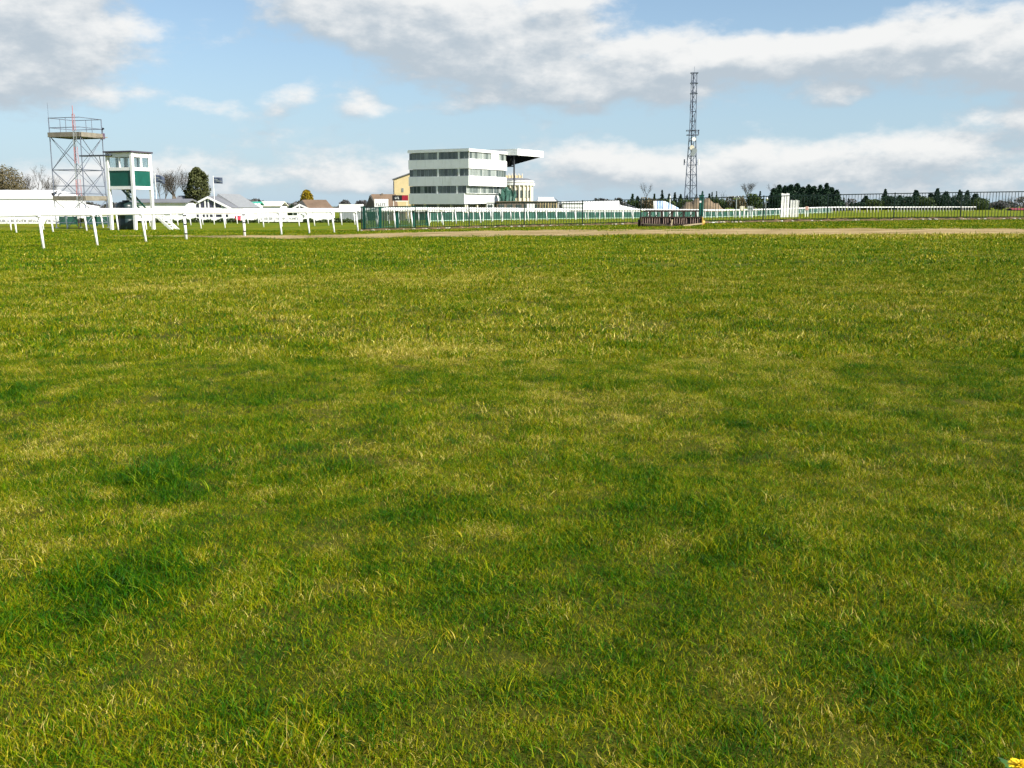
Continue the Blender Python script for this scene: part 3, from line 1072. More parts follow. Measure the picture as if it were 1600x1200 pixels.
deck(z3, .06, 10, 'top'); deck(z1, .04, 8, 'low')
for i in range(4):
    a, b = LEG[i], LEG[(i + 1) % 4]
    for z in (z3 + .55, z4 - .03):
        tube('guard_rail', a + Vector((0, 0, z)), b + Vector((0, 0, z)), .022, STEEL, tw)
    mpt = a.lerp(b, .55)
    tube('guard_post', mpt + Vector((0, 0, z3)), mpt + Vector((0, 0, z4 - .03)), .02, STEEL, tw)
tube('lamp_arm', LEG[2] + Vector((.05, 0, z3 + .1)), LEG[2] + Vector((.05, 0, z3 + .5)), .016, DARK, tw)
mb = MB(); mb.tube(LEG[2] + Vector((.0, 0, z3 + .5)), LEG[2] + Vector((.12, -.05, z3 + .62)), .03, .08, 10); build(mb, 'lamp_head', DARK, tw)
box('junction_box', LEG[2].x - .02, LEG[2].x + .16, -.2, 0, z3 - .1, z3 + .28, mat('purple_box', (.10, .06, .10), .5), tw, bevel=.01)
tube('aerial', LEG[0] + Vector((0, 0, z4)), LEG[0] + Vector((0, 0, z4 + .95)), .010, STEEL, tw)

# red and white lattice mast in front of the tower
d = 52.6
p = onground(126, d, 352)
lm = thing('lattice_mast', 'slim red and white lattice mast in front of the scaffold tower', 'mast', p)
top = Zv(178, d) - p.z
leg_at = lambda k, z: Vector((math.cos(2.1 * k + .5), math.sin(2.1 * k + .5), 0)) * (.25 - .16 * z / top) + Vector((0, 0, z))
ns = 14
for s in range(ns):
    za, zb = top * s / ns, top * (s + 1) / ns
    m_ = REDM if (s // 2) % 2 == 0 else GREY
    for k in range(3):
        tube('leg', leg_at(k, za), leg_at(k, zb), .012, m_, lm, 6)
        tube('lacing', leg_at(k, za), leg_at((k + 1) % 3, zb), .007, m_, lm, 5)
        tube('rung', leg_at(k, zb), leg_at((k + 1) % 3, zb), .007, m_, lm, 5)
tube('tip', (0, 0, top - .1), (0, 0, Zv(165, d) - p.z), .022, REDM, lm)
tube('guy_strut', leg_at(0, .9), (.75, -.2, 0), .02, STEEL, lm)
tube('guy_strut', leg_at(1, .9), (-.75, -.25, 0), .02, STEEL, lm)

# ============================================================ lookout cabin
m = bpy.data.materials.new('clear_glass'); m.use_nodes = True
t = NT(m.node_tree); m.node_tree.nodes.remove(m.node_tree.nodes['Principled BSDF'])
tb = t.n('ShaderNodeBsdfTransparent'); tb.inputs[0].default_value = (.86, .92, .92, 1)
gb = t.n('ShaderNodeBsdfGlossy'); gb.inputs['Roughness'].default_value = .03
ms = t.n('ShaderNodeMixShader'); ms.inputs[0].default_value = .10; t.link(tb.outputs[0], ms.inputs[1]); t.link(gb.outputs[0], ms.inputs[2])
t.link(ms.outputs[0], m.node_tree.nodes['Material Output'].inputs[0])
CLEAR = m

d = 49.0
p = onground(212, d, 356)
A, B = 1.62, 1.78           # depth of right face, width of left face
cb = thing('lookout_cabin', 'white timber lookout cabin on legs with dark green panels and windows all round', 'lookout cabin', p, R(70))
zz = lambda v: Zv(v, d + .6) - p.z
zr, zw1, zw0, zg1, zg0, zb_ = zz(239), zz(246), zz(262), zz(267), zz(291), zz(296)
t_ = .11
for (x, y) in ((0, 0), (A, 0), (0, B), (A, B)):
    box('corner_post', x - .085, x + .085, y - .085, y + .085, -.1, zr, WPAINT, cb, bevel=.008)


def face_bits(along):
    """along 'x' = right face (y = 0) or its opposite, along 'y' = left face"""
    for side_ in (0, 1):
        L_ = A if along == 'x' else B
        off = 0 if side_ == 0 else (B if along == 'x' else A)
        def bx(nm, a0, a1, z0, z1, th, mt, dep=0.0):
            lo, hi = off - th / 2 + dep, off + th / 2 + dep
            if along == 'x': return box(nm, a0, a1, lo, hi, z0, z1, mt, cb)
            return box(nm, lo, hi, a0, a1, z0, z1, mt, cb)
        a0, a1 = .085, L_ - .085
        bx('header', a0, a1, zw1, zr - .004, .12, WPAINT)
        bx('window_sill', a0, a1, zg1, zw0, .14, WPAINT)
        bx('green_panel', a0, a1, zg0, zg1 - .002, .06, GREEN)
        bx('floor_beam', a0, a1, zb_, zg0 - .002, .14, WPAINT)
        n = 2
        for k in range(n):
            c0 = a0 + (a1 - a0) * k / n; c1 = a0 + (a1 - a0) * (k + 1) / n
            f = .07 if along == 'y' else .13
            bx('window_pane', c0 + f / 2, c1 - f / 2, zw0 + .03, zw1 - .03, .012, CLEAR)
            if k: bx('mullion', c0 - f / 2, c0 + f / 2, zw0, zw1, .10, WPAINT)
        if along == 'x':
            for s in (0, 1):
                bx('window_frame', (a0, a1 - .065)[s], (a0 + .065, a1)[s], zw0, zw1, .09, WPAINT)


face_bits('x'); face_bits('y')
box('roof', -.20, A + .16, -.16, B + .16, zr, zr + .09, mat('dark_roofing', (.06, .05, .07), .7), cb, bevel=.01)
box('floor', .06, A - .06, .06, B - .06, zb_ + .02, zb_ + .08, TIMBER, cb)
# board sticking out to the left below the roof, with its strut
mb = MB(); mb.box(-.25, .12, B - .4, B + 1.9, zr - .20, zr - .12); build(mb, 'awning_board', mat('slate_board', (.07, .08, .10), .5), cb)
tube('board_strut', (-.1, B + .5, zr - .2), (-.06, B + .02, .9), .022, STEEL, cb)
for k in range(7):        # dark stair inside, rising to the floor
    q = k / 6
    y = .35 + q * 1.05; z = zb_ - .05 - (1 - q) * .95
    box('stair_tread', A - .75, A - .2, y, y + .22, z, z + .035, GREENF, cb)
for xx in (A - .78, A - .2):
    mb = MB(); mb.prism([(xx, .30, zb_ - 1.12), (xx, .42, zb_ - 1.12), (xx, 1.62, zb_ - .02), (xx, 1.42, zb_ - .02)], (.035, 0, 0)); build(mb, 'stair_string', GREENF, cb)
# white outside stair at the right
for s in (.0, .62):
    mb = MB(); mb.prism([(A + .06 + s, -.02, 1.05), (A + .06 + s, -.02, .85), (A + .06 + s, -1.15, -.02), (A + .06 + s, -1.42, -.02)], (.05, 0, 0)); build(mb, 'outer_stair_string', WPAINT, cb)
for k in range(6):
    q = (k + .5) / 6
    box('outer_stair_tread', A + .11, A + .68, -.05 - q * 1.2, .15 - q * 1.2, .90 - q * .92, .93 - q * .92, WPAINT, cb)
box('lower_boarding', A * .1, A * .9, -.02, .02, .55, 1.05, WPAINT, cb)

# water tank standing between the legs
p = onground(199, 50.0, 356)
tk = thing('water_tank', 'dark green plastic water tank standing under the lookout cabin', 'tank', p)
mb = MB(); prof = [(.60, 0), (.62, .05), (.62, .62), (.60, .66), (.62, .70), (.62, 1.42), (.56, 1.56), (.36, 1.68), (.18, 1.70)]
n = 28
for i, (r_, z_) in enumerate(prof):
    pass
vs = [(r_ * math.cos(2 * math.pi * k / n), r_ * math.sin(2 * math.pi * k / n), z_) for r_, z_ in prof for k in range(n)]
mb.add(vs, [(i * n + k, i * n + (k + 1) % n, (i + 1) * n + (k + 1) % n, (i + 1) * n + k) for i in range(len(prof) - 1) for k in range(n)] + [tuple(range(n - 1, -1, -1)), tuple(range((len(prof) - 1) * n, len(prof) * n))])
build(mb, 'body', TANK, tk, smooth=True)
mb = MB(); mb.tube((0, 0, 1.70), (0, 0, 1.77), .2, .2, 16); build(mb, 'lid', DARK, tk)
mb = MB(); mb.tube((-.2, -.62, .25), (-.2, -.72, .25), .04, .04, 8); build(mb, 'outlet', DARK, tk)

# ================================================================== flags
def flag(u, d, vtop, w, h, label, droop):
    p = onground(u, d)
    fl = thing('flagpole', label, 'flag', p, 0, 'navy flags on white poles')
    H = Zv(vtop, d) - p.z
    tube('pole', (0, 0, -.1), (0, 0, H), .055, WPAINT, fl, 10, .035)
    mb = MB(); mb.tube((0, 0, H), (0, 0, H + .1), .06, .03, 8); build(mb, 'finial', WPAINT, fl)
    f_ = []
    for i in range(13):
        s = i / 12
        z_ = -droop * s * s
        yy = .10 * math.sin(s * 7) * s
        f_.append([(.05 + s * w, yy, H - .08 + z_ - (j / 6) * h * (1 - .1 * droop * s), ) for j in range(7)])
    back = build(MB().sheet(f_), 'cloth', FLAG, fl, smooth=True)
    md = back.modifiers.new('thick', 'SOLIDIFY'); md.thickness = .012
    # pale printed lines of lettering, too small to read
    r3 = random.Random(int(u))
    for row_, (s0, s1) in enumerate(((.10, .45), (.30, .92))):
        s = s0
        while s < s1:
            ln = r3.uniform(.04, .08)
            q0, q1 = s, min(s1, s + ln)
            zc = H - .08 - droop * ((q0 + q1) / 2) ** 2 - h * (.40 + .22 * row_)
            yy = .10 * math.sin((q0 + q1) / 2 * 7) * (q0 + q1) / 2 - .03
            box('letter', .05 + q0 * w, .05 + q1 * w, yy - .004, yy, zc - h * .07, zc + h * .07, GREY, fl)
            s += ln + .025


flag(246.5, 108, 272, 1.15, .95, 'navy flag drooping from a white pole beside the lookout cabin', .35)
flag(336.5, 108, 276, 1.15, .80, 'navy flag flying flat from a white pole above the pavilion', .04)

# ============================================================== grandstand
d = 160.0
pc = at(733, 322, d)
gs = thing('grandstand', 'white four storey grandstand block with long window bands and a cantilever roof', 'grandstand', (pc.x, pc.y, -1.55), R(60))
z_ = lambda v: Zv(v, d) + 1.55
LX, LY = 14.8, 14.5
bands = [(236.5, 248.0), (263.0, 275.0), (290.0, 302.0)]
corner = {0: 0.0, 1: .12, 2: 1.25}           # the lowest floor is narrower at the corner
zb0, zroof = z_(319), z_(232)
slabs = [(z_(bands[0][0]), zroof), (z_(bands[1][0]), z_(bands[0][1])), (z_(bands[2][0]), z_(bands[1][1])), (zb0, z_(bands[2][1]))]
setb = [-.14, .0, .05, 1.1]
for i, ((a, b), sb) in enumerate(zip(slabs, setb)):
    nm = 'roof_fascia' if i == 0 else 'spandrel'
    # left face panels and right face panels, as separate cladding pieces
    npn = 7
    ex = .10 if i == 0 else 0
    for k in range(npn):
        y0 = sb + (LY - sb) * k / npn; y1 = sb + (LY - sb) * (k + 1) / npn
        box(nm + '_panel', -ex, .30, y0 + .012, y1 - .012 + (ex if k == npn - 1 else 0), a, b, PANEL, gs)
    for k in range(npn):
        x0 = .30 + (LX - .30) * k / npn; x1 = .30 + (LX - .30) * (k + 1) / npn
        if k == 0: x0 = .302
        box(nm + '_panel', x0 + .012, x1 - .012, sb, sb + .30, a, b, PANEL, gs)
    box('floor_slab', .28, LX - .05, sb + .28, LY - .05, a + .02, b - .02, PANEL, gs)
rg = random.Random(21)  # pane tints differ at random: reflections put into the glass colour, besides blinds
for i, (vt, vb) in enumerate(bands):
    a, b = z_(vb), z_(vt); sb = (.0, .05, .6)[i]
    npn = 15
    for k in range(npn):
        y0 = sb + .2 + (LY - sb - .3) * k / npn; y1 = sb + .2 + (LY - sb - .3) * (k + 1) / npn
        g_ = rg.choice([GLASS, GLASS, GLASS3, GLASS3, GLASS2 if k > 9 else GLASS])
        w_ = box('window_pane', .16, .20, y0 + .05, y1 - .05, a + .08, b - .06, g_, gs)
        box('window_frame', .12, .22, y0 - .05, y0 + .05, a, b, GREY, w_) if k else None
        box('window_sill', .12, .24, y0 + .05, y1 - .05, a, a + .08, GREY, w_)
    for y in (sb + (LY - sb) * .165, sb + (LY - sb) * .505):
        box('wide_mullion', .06, .30, y - .20, y + .20, a, b, PANEL, gs)
    npn = 14
    for k in range(npn):
        x0 = .3 + (LX - .4) * k / npn; x1 = .3 + (LX - .4) * (k + 1) / npn
        if i == 0 and 8 <= k <= 10:
            box('wall_panel', x0, x1, sb + .02, sb + .25, a, b, PANEL, gs); continue
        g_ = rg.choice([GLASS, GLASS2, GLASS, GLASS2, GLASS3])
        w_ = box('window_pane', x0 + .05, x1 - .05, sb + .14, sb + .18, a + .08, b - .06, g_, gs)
        box('window_frame', x0 - .05, x0 + .05, sb + .10, sb + .2, a, b, PANEL if k % 5 == 0 else GREY, w_)
        box('window_sill', x0 + .05, x1 - .05, sb + .10, sb + .22, a, a + .08, PANEL, w_)
    box('interior_core', .9, LX - .6, sb + .9, LY - .6, a, b, DARK, gs)
box('ground_floor_core', .9, LX - .6, 2.0, LY - .6, -.2, zb0, BROWN, gs)
for k in range(5):
    y = 1.4 + k * 3.2
    box('pilotis', .5, .9, y - .2, y + .2, -.2, zb0, CREAM, gs)
for k in range(4):
    x = 1.6 + k * 3.8
    box('pilotis', x - .2, x + .2, 1.4, 1.8, -.2, zb0, CREAM, gs)
box('roof_deck', .0, LX, .0, LY, zroof - .12, zroof + .05, GREY, gs)
# cantilever roof beyond the block
cx0, cx1, cy0, cy1 = 14.9, 26.0, -2.4, 9.0
zc1, zc0 = Zv(234.5, 172) + 1.55, Zv(243.5, 172) + 1.55
mb = MB(); mb.prism([(cx0, cy0, zc0), (cx0, cy0, zc1), (cx0, cy1, zc1), (cx0, cy1, zc0 - 2.4), (cx0, cy0 + .5, zc0)], (cx1 - cx0, 0, 0)); build(mb, 'canopy_soffit', mat('soffit_black', (.010, .012, .020), 1.0, .2, 1.0, spec=0.0), gs)
box('canopy_fascia', cx0 - .08, cx1 + .08, cy0 - .12, cy0 - .004, zc0 - .05, zc1 + .08, PANEL, gs)
mb = MB(); mb.prism([(cx0 - .1, cy0 - .004, zc0 - .05), (cx0 - .1, cy0 - .004, zc1 + .08), (cx0 - .1, cy1, zc1 + .08), (cx0 - .1, cy1, zc1 - .9)], (.09, 0, 0)); build(mb, 'canopy_fascia', PANEL, gs)
tube('canopy_column', (cx0 + .8, -1.2, 0), (cx0 + .8, -1.2, zc0), .17, DARK, gs)
zt = zc0 - 2.2
tube('truss_chord', (cx0 + .8, -1.2, zt), (cx0 + .8, 6, zt - .2), .14, DARK, gs)
for k in range(5):
    y0 = -1.2 + k * 1.4
    tube('truss_web', (cx0 + .8, y0, zt), (cx0 + .8, y0 + .7, zc0 - .5), .09, DARK, gs)
    tube('truss_web', (cx0 + .8, y0 + .7, zc0 - .5), (cx0 + .8, y0 + 1.4, zt), .09, DARK, gs)
for k in range(9):        # stepped terrace beneath the canopy
    box('terrace_step', cx0 + .1, cx1, -1.0 + k * .95, 9.0, .2 + k * .42, .2 + (k + 1) * .42, GREY, gs)

# ------------------------------------------------- round-fronted members' stand
d = 196
p = at(806, 322, d)
rs = thing('round_pavilion_stand', 'cream stand with a round columned front right of the grandstand', 'stand', (p.x, p.y, -1.5))
rz = lambda v: Zv(v, d - 5) + 1.5
Rr = 30 * d / 1274


def arc(r_, za, zb, name, m_, a0=-170, a1=-10, th=.3, n=28):
    mb = MB()
    pin, pout = [], []
    for k in range(n + 1):
        a = R(a0 + (a1 - a0) * k / n)
        pin.append((math.cos(a), math.sin(a)))
    for k in range(n):
        (ax, ay), (bx_, by_) = pin[k], pin[k + 1]
        q = [(ax * r_, ay * r_, za), (bx_ * r_, by_ * r_, za), (bx_ * r_, by_ * r_, zb), (ax * r_, ay * r_, zb)]
        ri = r_ - th
        w = [(ax * ri, ay * ri, za), (bx_ * ri, by_ * ri, za), (bx_ * ri, by_ * ri, zb), (ax * ri, ay * ri, zb)]
        mb.add(q + w, [(0, 1, 2, 3), (5, 4, 7, 6), (3, 2, 6, 7), (1, 0, 4, 5)])
    build(mb, name, m_, rs)


arc(Rr * .90, 0, rz(284), 'drum_wall', CREAM, -178, -2)
arc(Rr * 1.0, rz(289), rz(285.5), 'cornice', PANEL, th=1.2)
arc(Rr * .96, rz(284), rz(281.5), 'upper_cornice', PANEL, th=1.2)
mb = MB()
prof = [(Rr * .97, rz(281.5)), (Rr * .60, rz(277.6)), (.05, rz(276.6))]
for (ra, za), (rb, zb2) in zip(prof, prof[1:]):
    for k in range(24):
        a, b = R(k * 15), R(k * 15 + 15)
        mb.add([(ra * math.cos(a), ra * math.sin(a), za), (ra * math.cos(b), ra * math.sin(b), za), (rb * math.cos(b), rb * math.sin(b), zb2), (rb * math.cos(a), rb * math.sin(a), zb2)], [(0, 1, 2, 3)])
build(mb, 'roof', ROOFG, rs)
box('parapet', -Rr * .9, Rr * .30, -1, 3, rz(277.5), rz(273), BEIGE, rs)
for k in range(8):
    box('parapet_post', -Rr * .9 + k * .8, -Rr * .9 + k * .8 + .2, -1.1, -1.004, rz(277.5), rz(270), CREAM, rs)
for k in range(9):
    a = R(-150 + k * 14)
    tube('column', (math.cos(a) * Rr * .955, math.sin(a) * Rr * .955, 0), (math.cos(a) * Rr * .955, math.sin(a) * Rr * .955, rz(289)), .2, CREAM, rs)
for k in range(8):
    a = R(-143 + k * 14)
    c_, s_ = math.cos(a), math.sin(a)
    w_ = MB().box(-.5, .5, -.05, .05, rz(309), rz(297))
    build(w_, 'window', GLASS3 if k % 3 else GLASS2, rs, (c_ * Rr * .905, s_ * Rr * .905, 0), a + math.pi / 2)
box('rear_wing', -Rr * .95, Rr * .85, .5, 9, 0, rz(283), CREAM, rs)

# green tarpaulin heap in front of it
p = at(793, 318, 168)
tp = thing('tarpaulin', 'crumpled green tarpaulin draped over a frame beside the grandstand', 'tarpaulin', (p.x, p.y, -1.45))
mb = MB(); rt = random.Random(9)
rows = []
w_, hh_ = 3.4, Zv(291, 168) + 1.45
for i in range(13):
    row = []
    for j in range(9):
        x = -w_ / 2 + w_ * i / 12; s = j / 8
        prof_ = hh_ * (1 - .35 * abs(i / 12 - .45) * 2 * (.6 + .4 * math.sin(i * 2.1)))
        row.append((x + rt.gauss(0, .1), -1.3 * (1 - math.sin(s * math.pi * .5)) - .2 + rt.gauss(0, .14), prof_ * math.sin(s * math.pi / 2) + rt.gauss(0, .08)))
    rows.append(row)
sh = build(MB().sheet(rows), 'sheet', TARP, tp)
sh.modifiers.new('thick', 'SOLIDIFY').thickness = .04
for x in (-1.4, 0, 1.4):
    tube('pole', (x, .0, 0), (x, .0, hh_ * .75), .07, DARK, tp)

# low brown building in front, small white kiosk
def shed(name, label, cat, u0, u1, d, vtop, vbot_z, depth, wall, roof, pitch=0.0, wins=0, winm=None, rot=0.0, over=.25):
    """simple building with a pitched roof; eaves at vtop"""
    p = at((u0 + u1) / 2, 322, d)
    gz = G(p.x, p.y) if vbot_z is None else vbot_z
    w = (u1 - u0) * d / 1277
    t = thing(name, label, cat, (p.x, p.y, gz), rot)
    H = Zv(vtop, d) - gz
    box('wall', -w / 2, w / 2, 0, depth, -.2, H, wall, t)
    if pitch > 0:
        mb = MB(); mb.prism([(-w / 2 - over, -over, H - .05), (-w / 2 - over, depth / 2, H + pitch), (-w / 2 - over, depth + over, H - .05), (-w / 2 - over, depth + over, H + .10), (-w / 2 - over, depth / 2, H + pitch + .16), (-w / 2 - over, -over, H + .10)], (w + 2 * over, 0, 0))
        build(mb, 'roof', roof, t)
    else:
        box('roof', -w / 2 - over, w / 2 + over, -over, depth + over, H, H + .16, roof, t)
    for k in range(wins):
        x0 = -w / 2 + w * (k + .18) / wins; x1 = -w / 2 + w * (k + .82) / wins
        wd = box('window', x0, x1, -.05, .02, H * .42, H * .86, winm or GLASS3, t)
        box('window_sill', x0 - .05, x1 + .05, -.10, .02, H * .42 - .08, H * .42 - .002, WPAINT, wd)
    return t, w, H


t_, w_, H_ = shed('low_building', 'low brown flat-roofed building at the foot of the round stand', 'building', 776, 872, 165, 315.5, -1.45, 5, BROWN, mat('felt_roof', (.13, .11, .08), .8), 0, 7, GLASS3)
box('notice_board', -.2, 1.5, -.12, -.06, H_ * .62, H_ * .9, WPAINT, t_)
for k in range(8):
    box('roof_bay', w_ * .16 + k * .55, w_ * .16 + k * .55 + .12, -.32, -.26, H_ * .2, H_ * .95, BEIGE, t_)
shed('kiosk', 'small white kiosk in front of the grandstand corner', 'kiosk', 760, 772, 150, 316, -1.3, 1.6, WPAINT, WPAINT, 0, 1, GLASS3, 0, .05)
# beige building at the left of the grandstand
d = 188
p = at(628, 322, d)
bb = thing('beige_building', 'tall beige building with sloping roof rising behind the left of the grandstand', 'building', (p.x, p.y, -1.5), 0)
w = 34 * d / 1277
zl_, zr_ = Zv(281, d) + 1.5, Zv(271, d) + 1.5
mb = MB(); mb.prism([(-w * .38, 0, -.2), (w * .6, 0, -.2), (w * .6, 0, zr_ + .3), (-w * .38, 0, zl_)], (0, 10, 0)); build(mb, 'wall', BEIGE, bb)
mb = MB(); mb.prism([(-w * .42, -.3, zl_ - .05), (w * .62, -.3, zr_ + .32), (w * .62, -.3, zr_ + .55), (-w * .42, -.3, zl_ + .2)], (0, 10.6, 0)); build(mb, 'roof', ROOFG, bb)
w1 = box('window', 0, w * .09, -.08, .02, Zv(300, d) + 1.5, Zv(294, d) + 1.5, GLASS2, bb)
box('downpipe', -w * .37, -w * .34, -.12, -.004, 0, zl_ - .3, DARK, bb)

# brown roofed house left of it: gable end to the left
d = 150
p = at(567, 322, d)
hs = thing('brown_roofed_house', 'dark house with brown tiled roof left of the grandstand', 'house', (p.x, p.y, -1.25), R(0))
k_ = d / 1277
ze, zrg = Zv(326, d) + 1.25, Zv(304, d) + 1.25
mb = MB(); mb.prism([(.3, 1.0, -.2), (2.3 + .4, 0, -.2), (2.7, 0, ze), (1.2, .6, zrg - .15), (.3, 1.0, ze)], (.05, 7, 0)); build(mb, 'gable_wall', mat('dark_gable', (.045, .045, .04), .8), hs)
box('wall', 2.75, 7.2, .2, 7, -.2, ze, BROWN, hs)
mb = MB(); mb.prism([(2.3, -.1, ze - .1), (6.6, -.1, ze - .1), (5.7, 3.4, zrg), (1.1, 3.4, zrg)], (0, .15, .12)); build(mb, 'roof_slope', ROOFB, hs)
mb = MB(); mb.prism([(2.32, -.12, ze - .12), (1.08, 3.38, zrg), (-.1, 3.6, ze - .1), (.9, 1.2, ze - .1)], (-.1, 0, -.02)); build(mb, 'gable_slope', mat('dark_roof_side', (.06, .06, .055), .8), hs)
box('chimney', 3.0, 3.35, 3.2, 3.6, zrg - .4, zrg + .25, BROWN, hs)


# boards with writing (strokes: too small to read in the photograph)
def strokes(parent, x0, x1, zc, h, y, m_, seed, gap=.22):
    r2 = random.Random(seed); x = x0
    while x < x1 - h * .3:
        w_ = h * r2.uniform(.35, .7)
        s = r2.uniform(.75, 1.0) * h
        kind = r2.randrange(3)
        mb = MB()
        q = min(x + w_, x1)
        mb.box(x, x + h * .17, y - .006, y, zc - s / 2, zc + s / 2)
        if kind != 0: mb.box(x + h * .17, q, y - .006, y, zc + s / 2 - h * .17, zc + s / 2)
        if kind != 1: mb.box(x + h * .17, q, y - .006, y, zc - s / 2, zc - s / 2 + h * .17)
        if kind == 2: mb.box(q - h * .15, q, y - .006, y, zc - s / 2 + h * .17, zc + s / 2 - h * .17)
        build(mb, 'letter', m_, parent)
        x = q + h * gap


def signboard(u0, u1, v0, v1, d, label, face, ink, hfrac, seed, span=(.12, .78), zc=.38, posts=True, cat='sign', name='signboard', foot=None):
    p = at((u0 + u1) / 2, 322, d)
    gz = G(p.x, p.y) if foot is None else foot
    t = thing(name, label, cat, (p.x, p.y, gz))
    w = (u1 - u0) * d / 1277
    za, zb2 = Zv(v1, d) - gz, Zv(v0, d) - gz
    box('board', -w / 2, w / 2, 0, .06, za, zb2, face, t)
    if posts:
        for s in (-1, 1):
            box('post', s * w * .42 - .05, s * w * .42 + .05, .062, .14, -.2, zb2 - .05, WPAINT, t)
    if ink: strokes(t, -w / 2 + w * span[0], -w / 2 + w * span[1], za + (zb2 - za) * zc, (zb2 - za) * hfrac, -.004, ink, seed)
    return t, w, za, zb2


signboard(585, 607, 311, 325, 140, 'white signboard with one line of dark lettering in front of the brown roofed house', WPAINT, BLACK, .34, 4)
t_, w_, za, zb2 = signboard(613, 638, 305, 313.5, 146, 'black and crimson fascia sign with white lettering beside the grandstand', BLACK, WPAINT, .42, 9, (.18, .5), .5, True, 'sign', 'fascia_sign')
box('red_panel', w_ * .12, w_ * .5 - .01, -.02, -.003, za + .02, zb2 - .02, SIGNR, t_)
box('white_strip', -w_ * .3, w_ * .5, -.02, -.003, za - .14, za - .02, WPAINT, t_)

# ===================================================== pavilion and its like
d = 130
p = at(325.5, 322, d)
pv = thing('glazed_pavilion', 'grey roofed pavilion with a glazed white framed gable', 'pavilion', (p.x, p.y, -1.1), R(-4))
w = 66 * d / 1277; hw = w / 2
ze, za_ = Zv(325, d) + 1.1, Zv(309.5, d) + 1.1
mb = MB(); mb.prism([(-hw, .10, 0), (hw, .10, 0), (hw, .10, ze), (0, .10, za_), (-hw, .10, ze)], (0, .05, 0)); build(mb, 'gable_glass', GLASSV, pv)
for s in (-1, 1):
    mb = MB(); mb.prism([(s * (hw + .35), -.25, ze - .28), (0, -.25, za_ - .06), (0, -.25, za_ + .26), (s * (hw + .35), -.25, ze + .04)], (0, .3, 0)); build(mb, 'barge_board', WPAINT, pv)
    mb = MB(); mb.prism([(s * (hw + .4), .06, ze - .05), (0, .06, za_ + .2), (0, .06, za_ + .34), (s * (hw + .4), .06, ze + .09)], (0, 13, 0)); build(mb, 'roof_slope', ROOFG, pv)
    box('side_wall', min(s * (hw - .1), s * hw), max(s * (hw - .1), s * hw), .2, 12.5, -.2, ze, WPAINT, pv)
for x in (-hw + .1, -hw * .42, -hw * .16, .02, hw * .30, hw * .66, hw - .1):
    ht = ze + (za_ - ze) * (1 - abs(x) / hw) - .1
    box('mullion', x - .10, x + .10, -.02, .09, 0, ht, WPAINT, pv)
for zz_ in (ze - .03, ze - .42, ze - .95):
    box('transom', -hw, hw, -.008, .095, zz_ - .08, zz_ + .08, WPAINT, pv)
box('plinth_wall', -hw, hw, -.03, .09, -.2, .75, WPAINT, pv)
mb = MB(); mb.prism([(hw + .42, 4, ze + .05), (.2, 4, za_ + .75), (.0, 4, za_ + .35), (hw + .1, 4, ze - .1)], (.6, 9, 0)); build(mb, 'rear_roof', mat('pale_roof', (.22, .23, .24), .7), pv)

t_, w_, H_ = shed('white_cabin', 'long low white cabin with grey roof between lookout cabin and pavilion', 'cabin', 196, 291, 100, 317, None, 4, WPAINT, ROOFG, .35, 0)
for k in range(4):
    box('window', -w_ / 2 + .8 + k * 1.9, -w_ / 2 + 1.6 + k * 1.9, -.03, .01, H_ * .35, H_ * .62, GREY, t_)
t_, w_, H_ = shed('small_gabled_hut', 'small grey roofed hut peeping out behind the white cabin', 'hut', 274, 304, 148, 318, -1.2, 5, WPAINT, ROOFG, 1.3, 0)
t_, w_, H_ = shed('teal_roofed_kiosk', 'kiosk with bright teal roof right of the pavilion', 'kiosk', 379, 404, 142, 320.5, -1.2, 3, WPAINT, TEAL, .45, 0)
for x in (w_ * .36, w_ * .55):
    mb = MB(); mb.tube((x, -.3, H_ + .0), (x, -.38, H_ + .02), .30, .34, 14); build(mb, 'dish', WPAINT, t_)
t_, w_, H_ = shed('cream_tent', 'low cream tent roof right of the teal kiosk', 'tent', 405, 438, 155, 322, -1.3, 6, CANVAS, mat('cream_canvas', (.66, .64, .56), .7), .75, 0)
d = 120
p = at(468, 322, d)
ch = thing('chalet', 'small chalet with brown roof and white trimmed gable under the golden tree', 'chalet', (p.x, p.y, -.85))
ze, zrg, zp = Zv(326.5, d) + .85, Zv(313, d) + .85, Zv(319.5, d) + .85
box('wall', -1.2, 4.4, .3, 4.5, -.2, ze, WPAINT, ch)
mb = MB(); mb.prism([(1.3, 0, ze), (5.0, 0, ze), (3.5, 2.4, zrg), (-.1, 2.4, zrg)], (0, .12, .1)); build(mb, 'roof_slope', ROOFB, ch)
mb = MB(); mb.prism([(1.28, -.02, ze), (-.12, 2.38, zrg), (-1.7, 1.4, ze - .1)], (0, .1, .05)); build(mb, 'dark_roof_slope', mat('dark_roof_side', (.06, .06, .055), .8), ch)
for a, b in (((-1.3, ze - .1), (.1, zp)), ((.1, zp), (1.7, ze - .1))):
    mb = MB(); mb.prism([(a[0], -.5, a[1] - .16), (b[0], -.5, b[1] - .16), (b[0], -.5, b[1] + .1), (a[0], -.5, a[1] + .1)], (0, .1, 0)); build(mb, 'barge_board', WPAINT, ch)
box('porch_post', -.02, .16, -.48, -.3, 0, zp - .2, WPAINT, ch)
box('window', -.9, -.3, .24, .29, ze - .9, ze - .3, GLASS3, ch)
t_, w_, H_ = shed('white_container', 'white and grey corrugated container left of the green railings', 'container', 530, 563, 84, 321.5, None, 2.2, GREY, WPAINT, 0, 0, None, 0, .03)
box('upper_band', -w_ / 2 - .01, w_ / 2 + .01, -.04, -.002, H_ * .62, H_ - .01, WPAINT, t_)
for k in range(14):
    box('rib', -w_ / 2 + .06 + k * w_ / 14, -w_ / 2 + .12 + k * w_ / 14, -.03, -.002, .1, H_ * .6, GREY, t_)

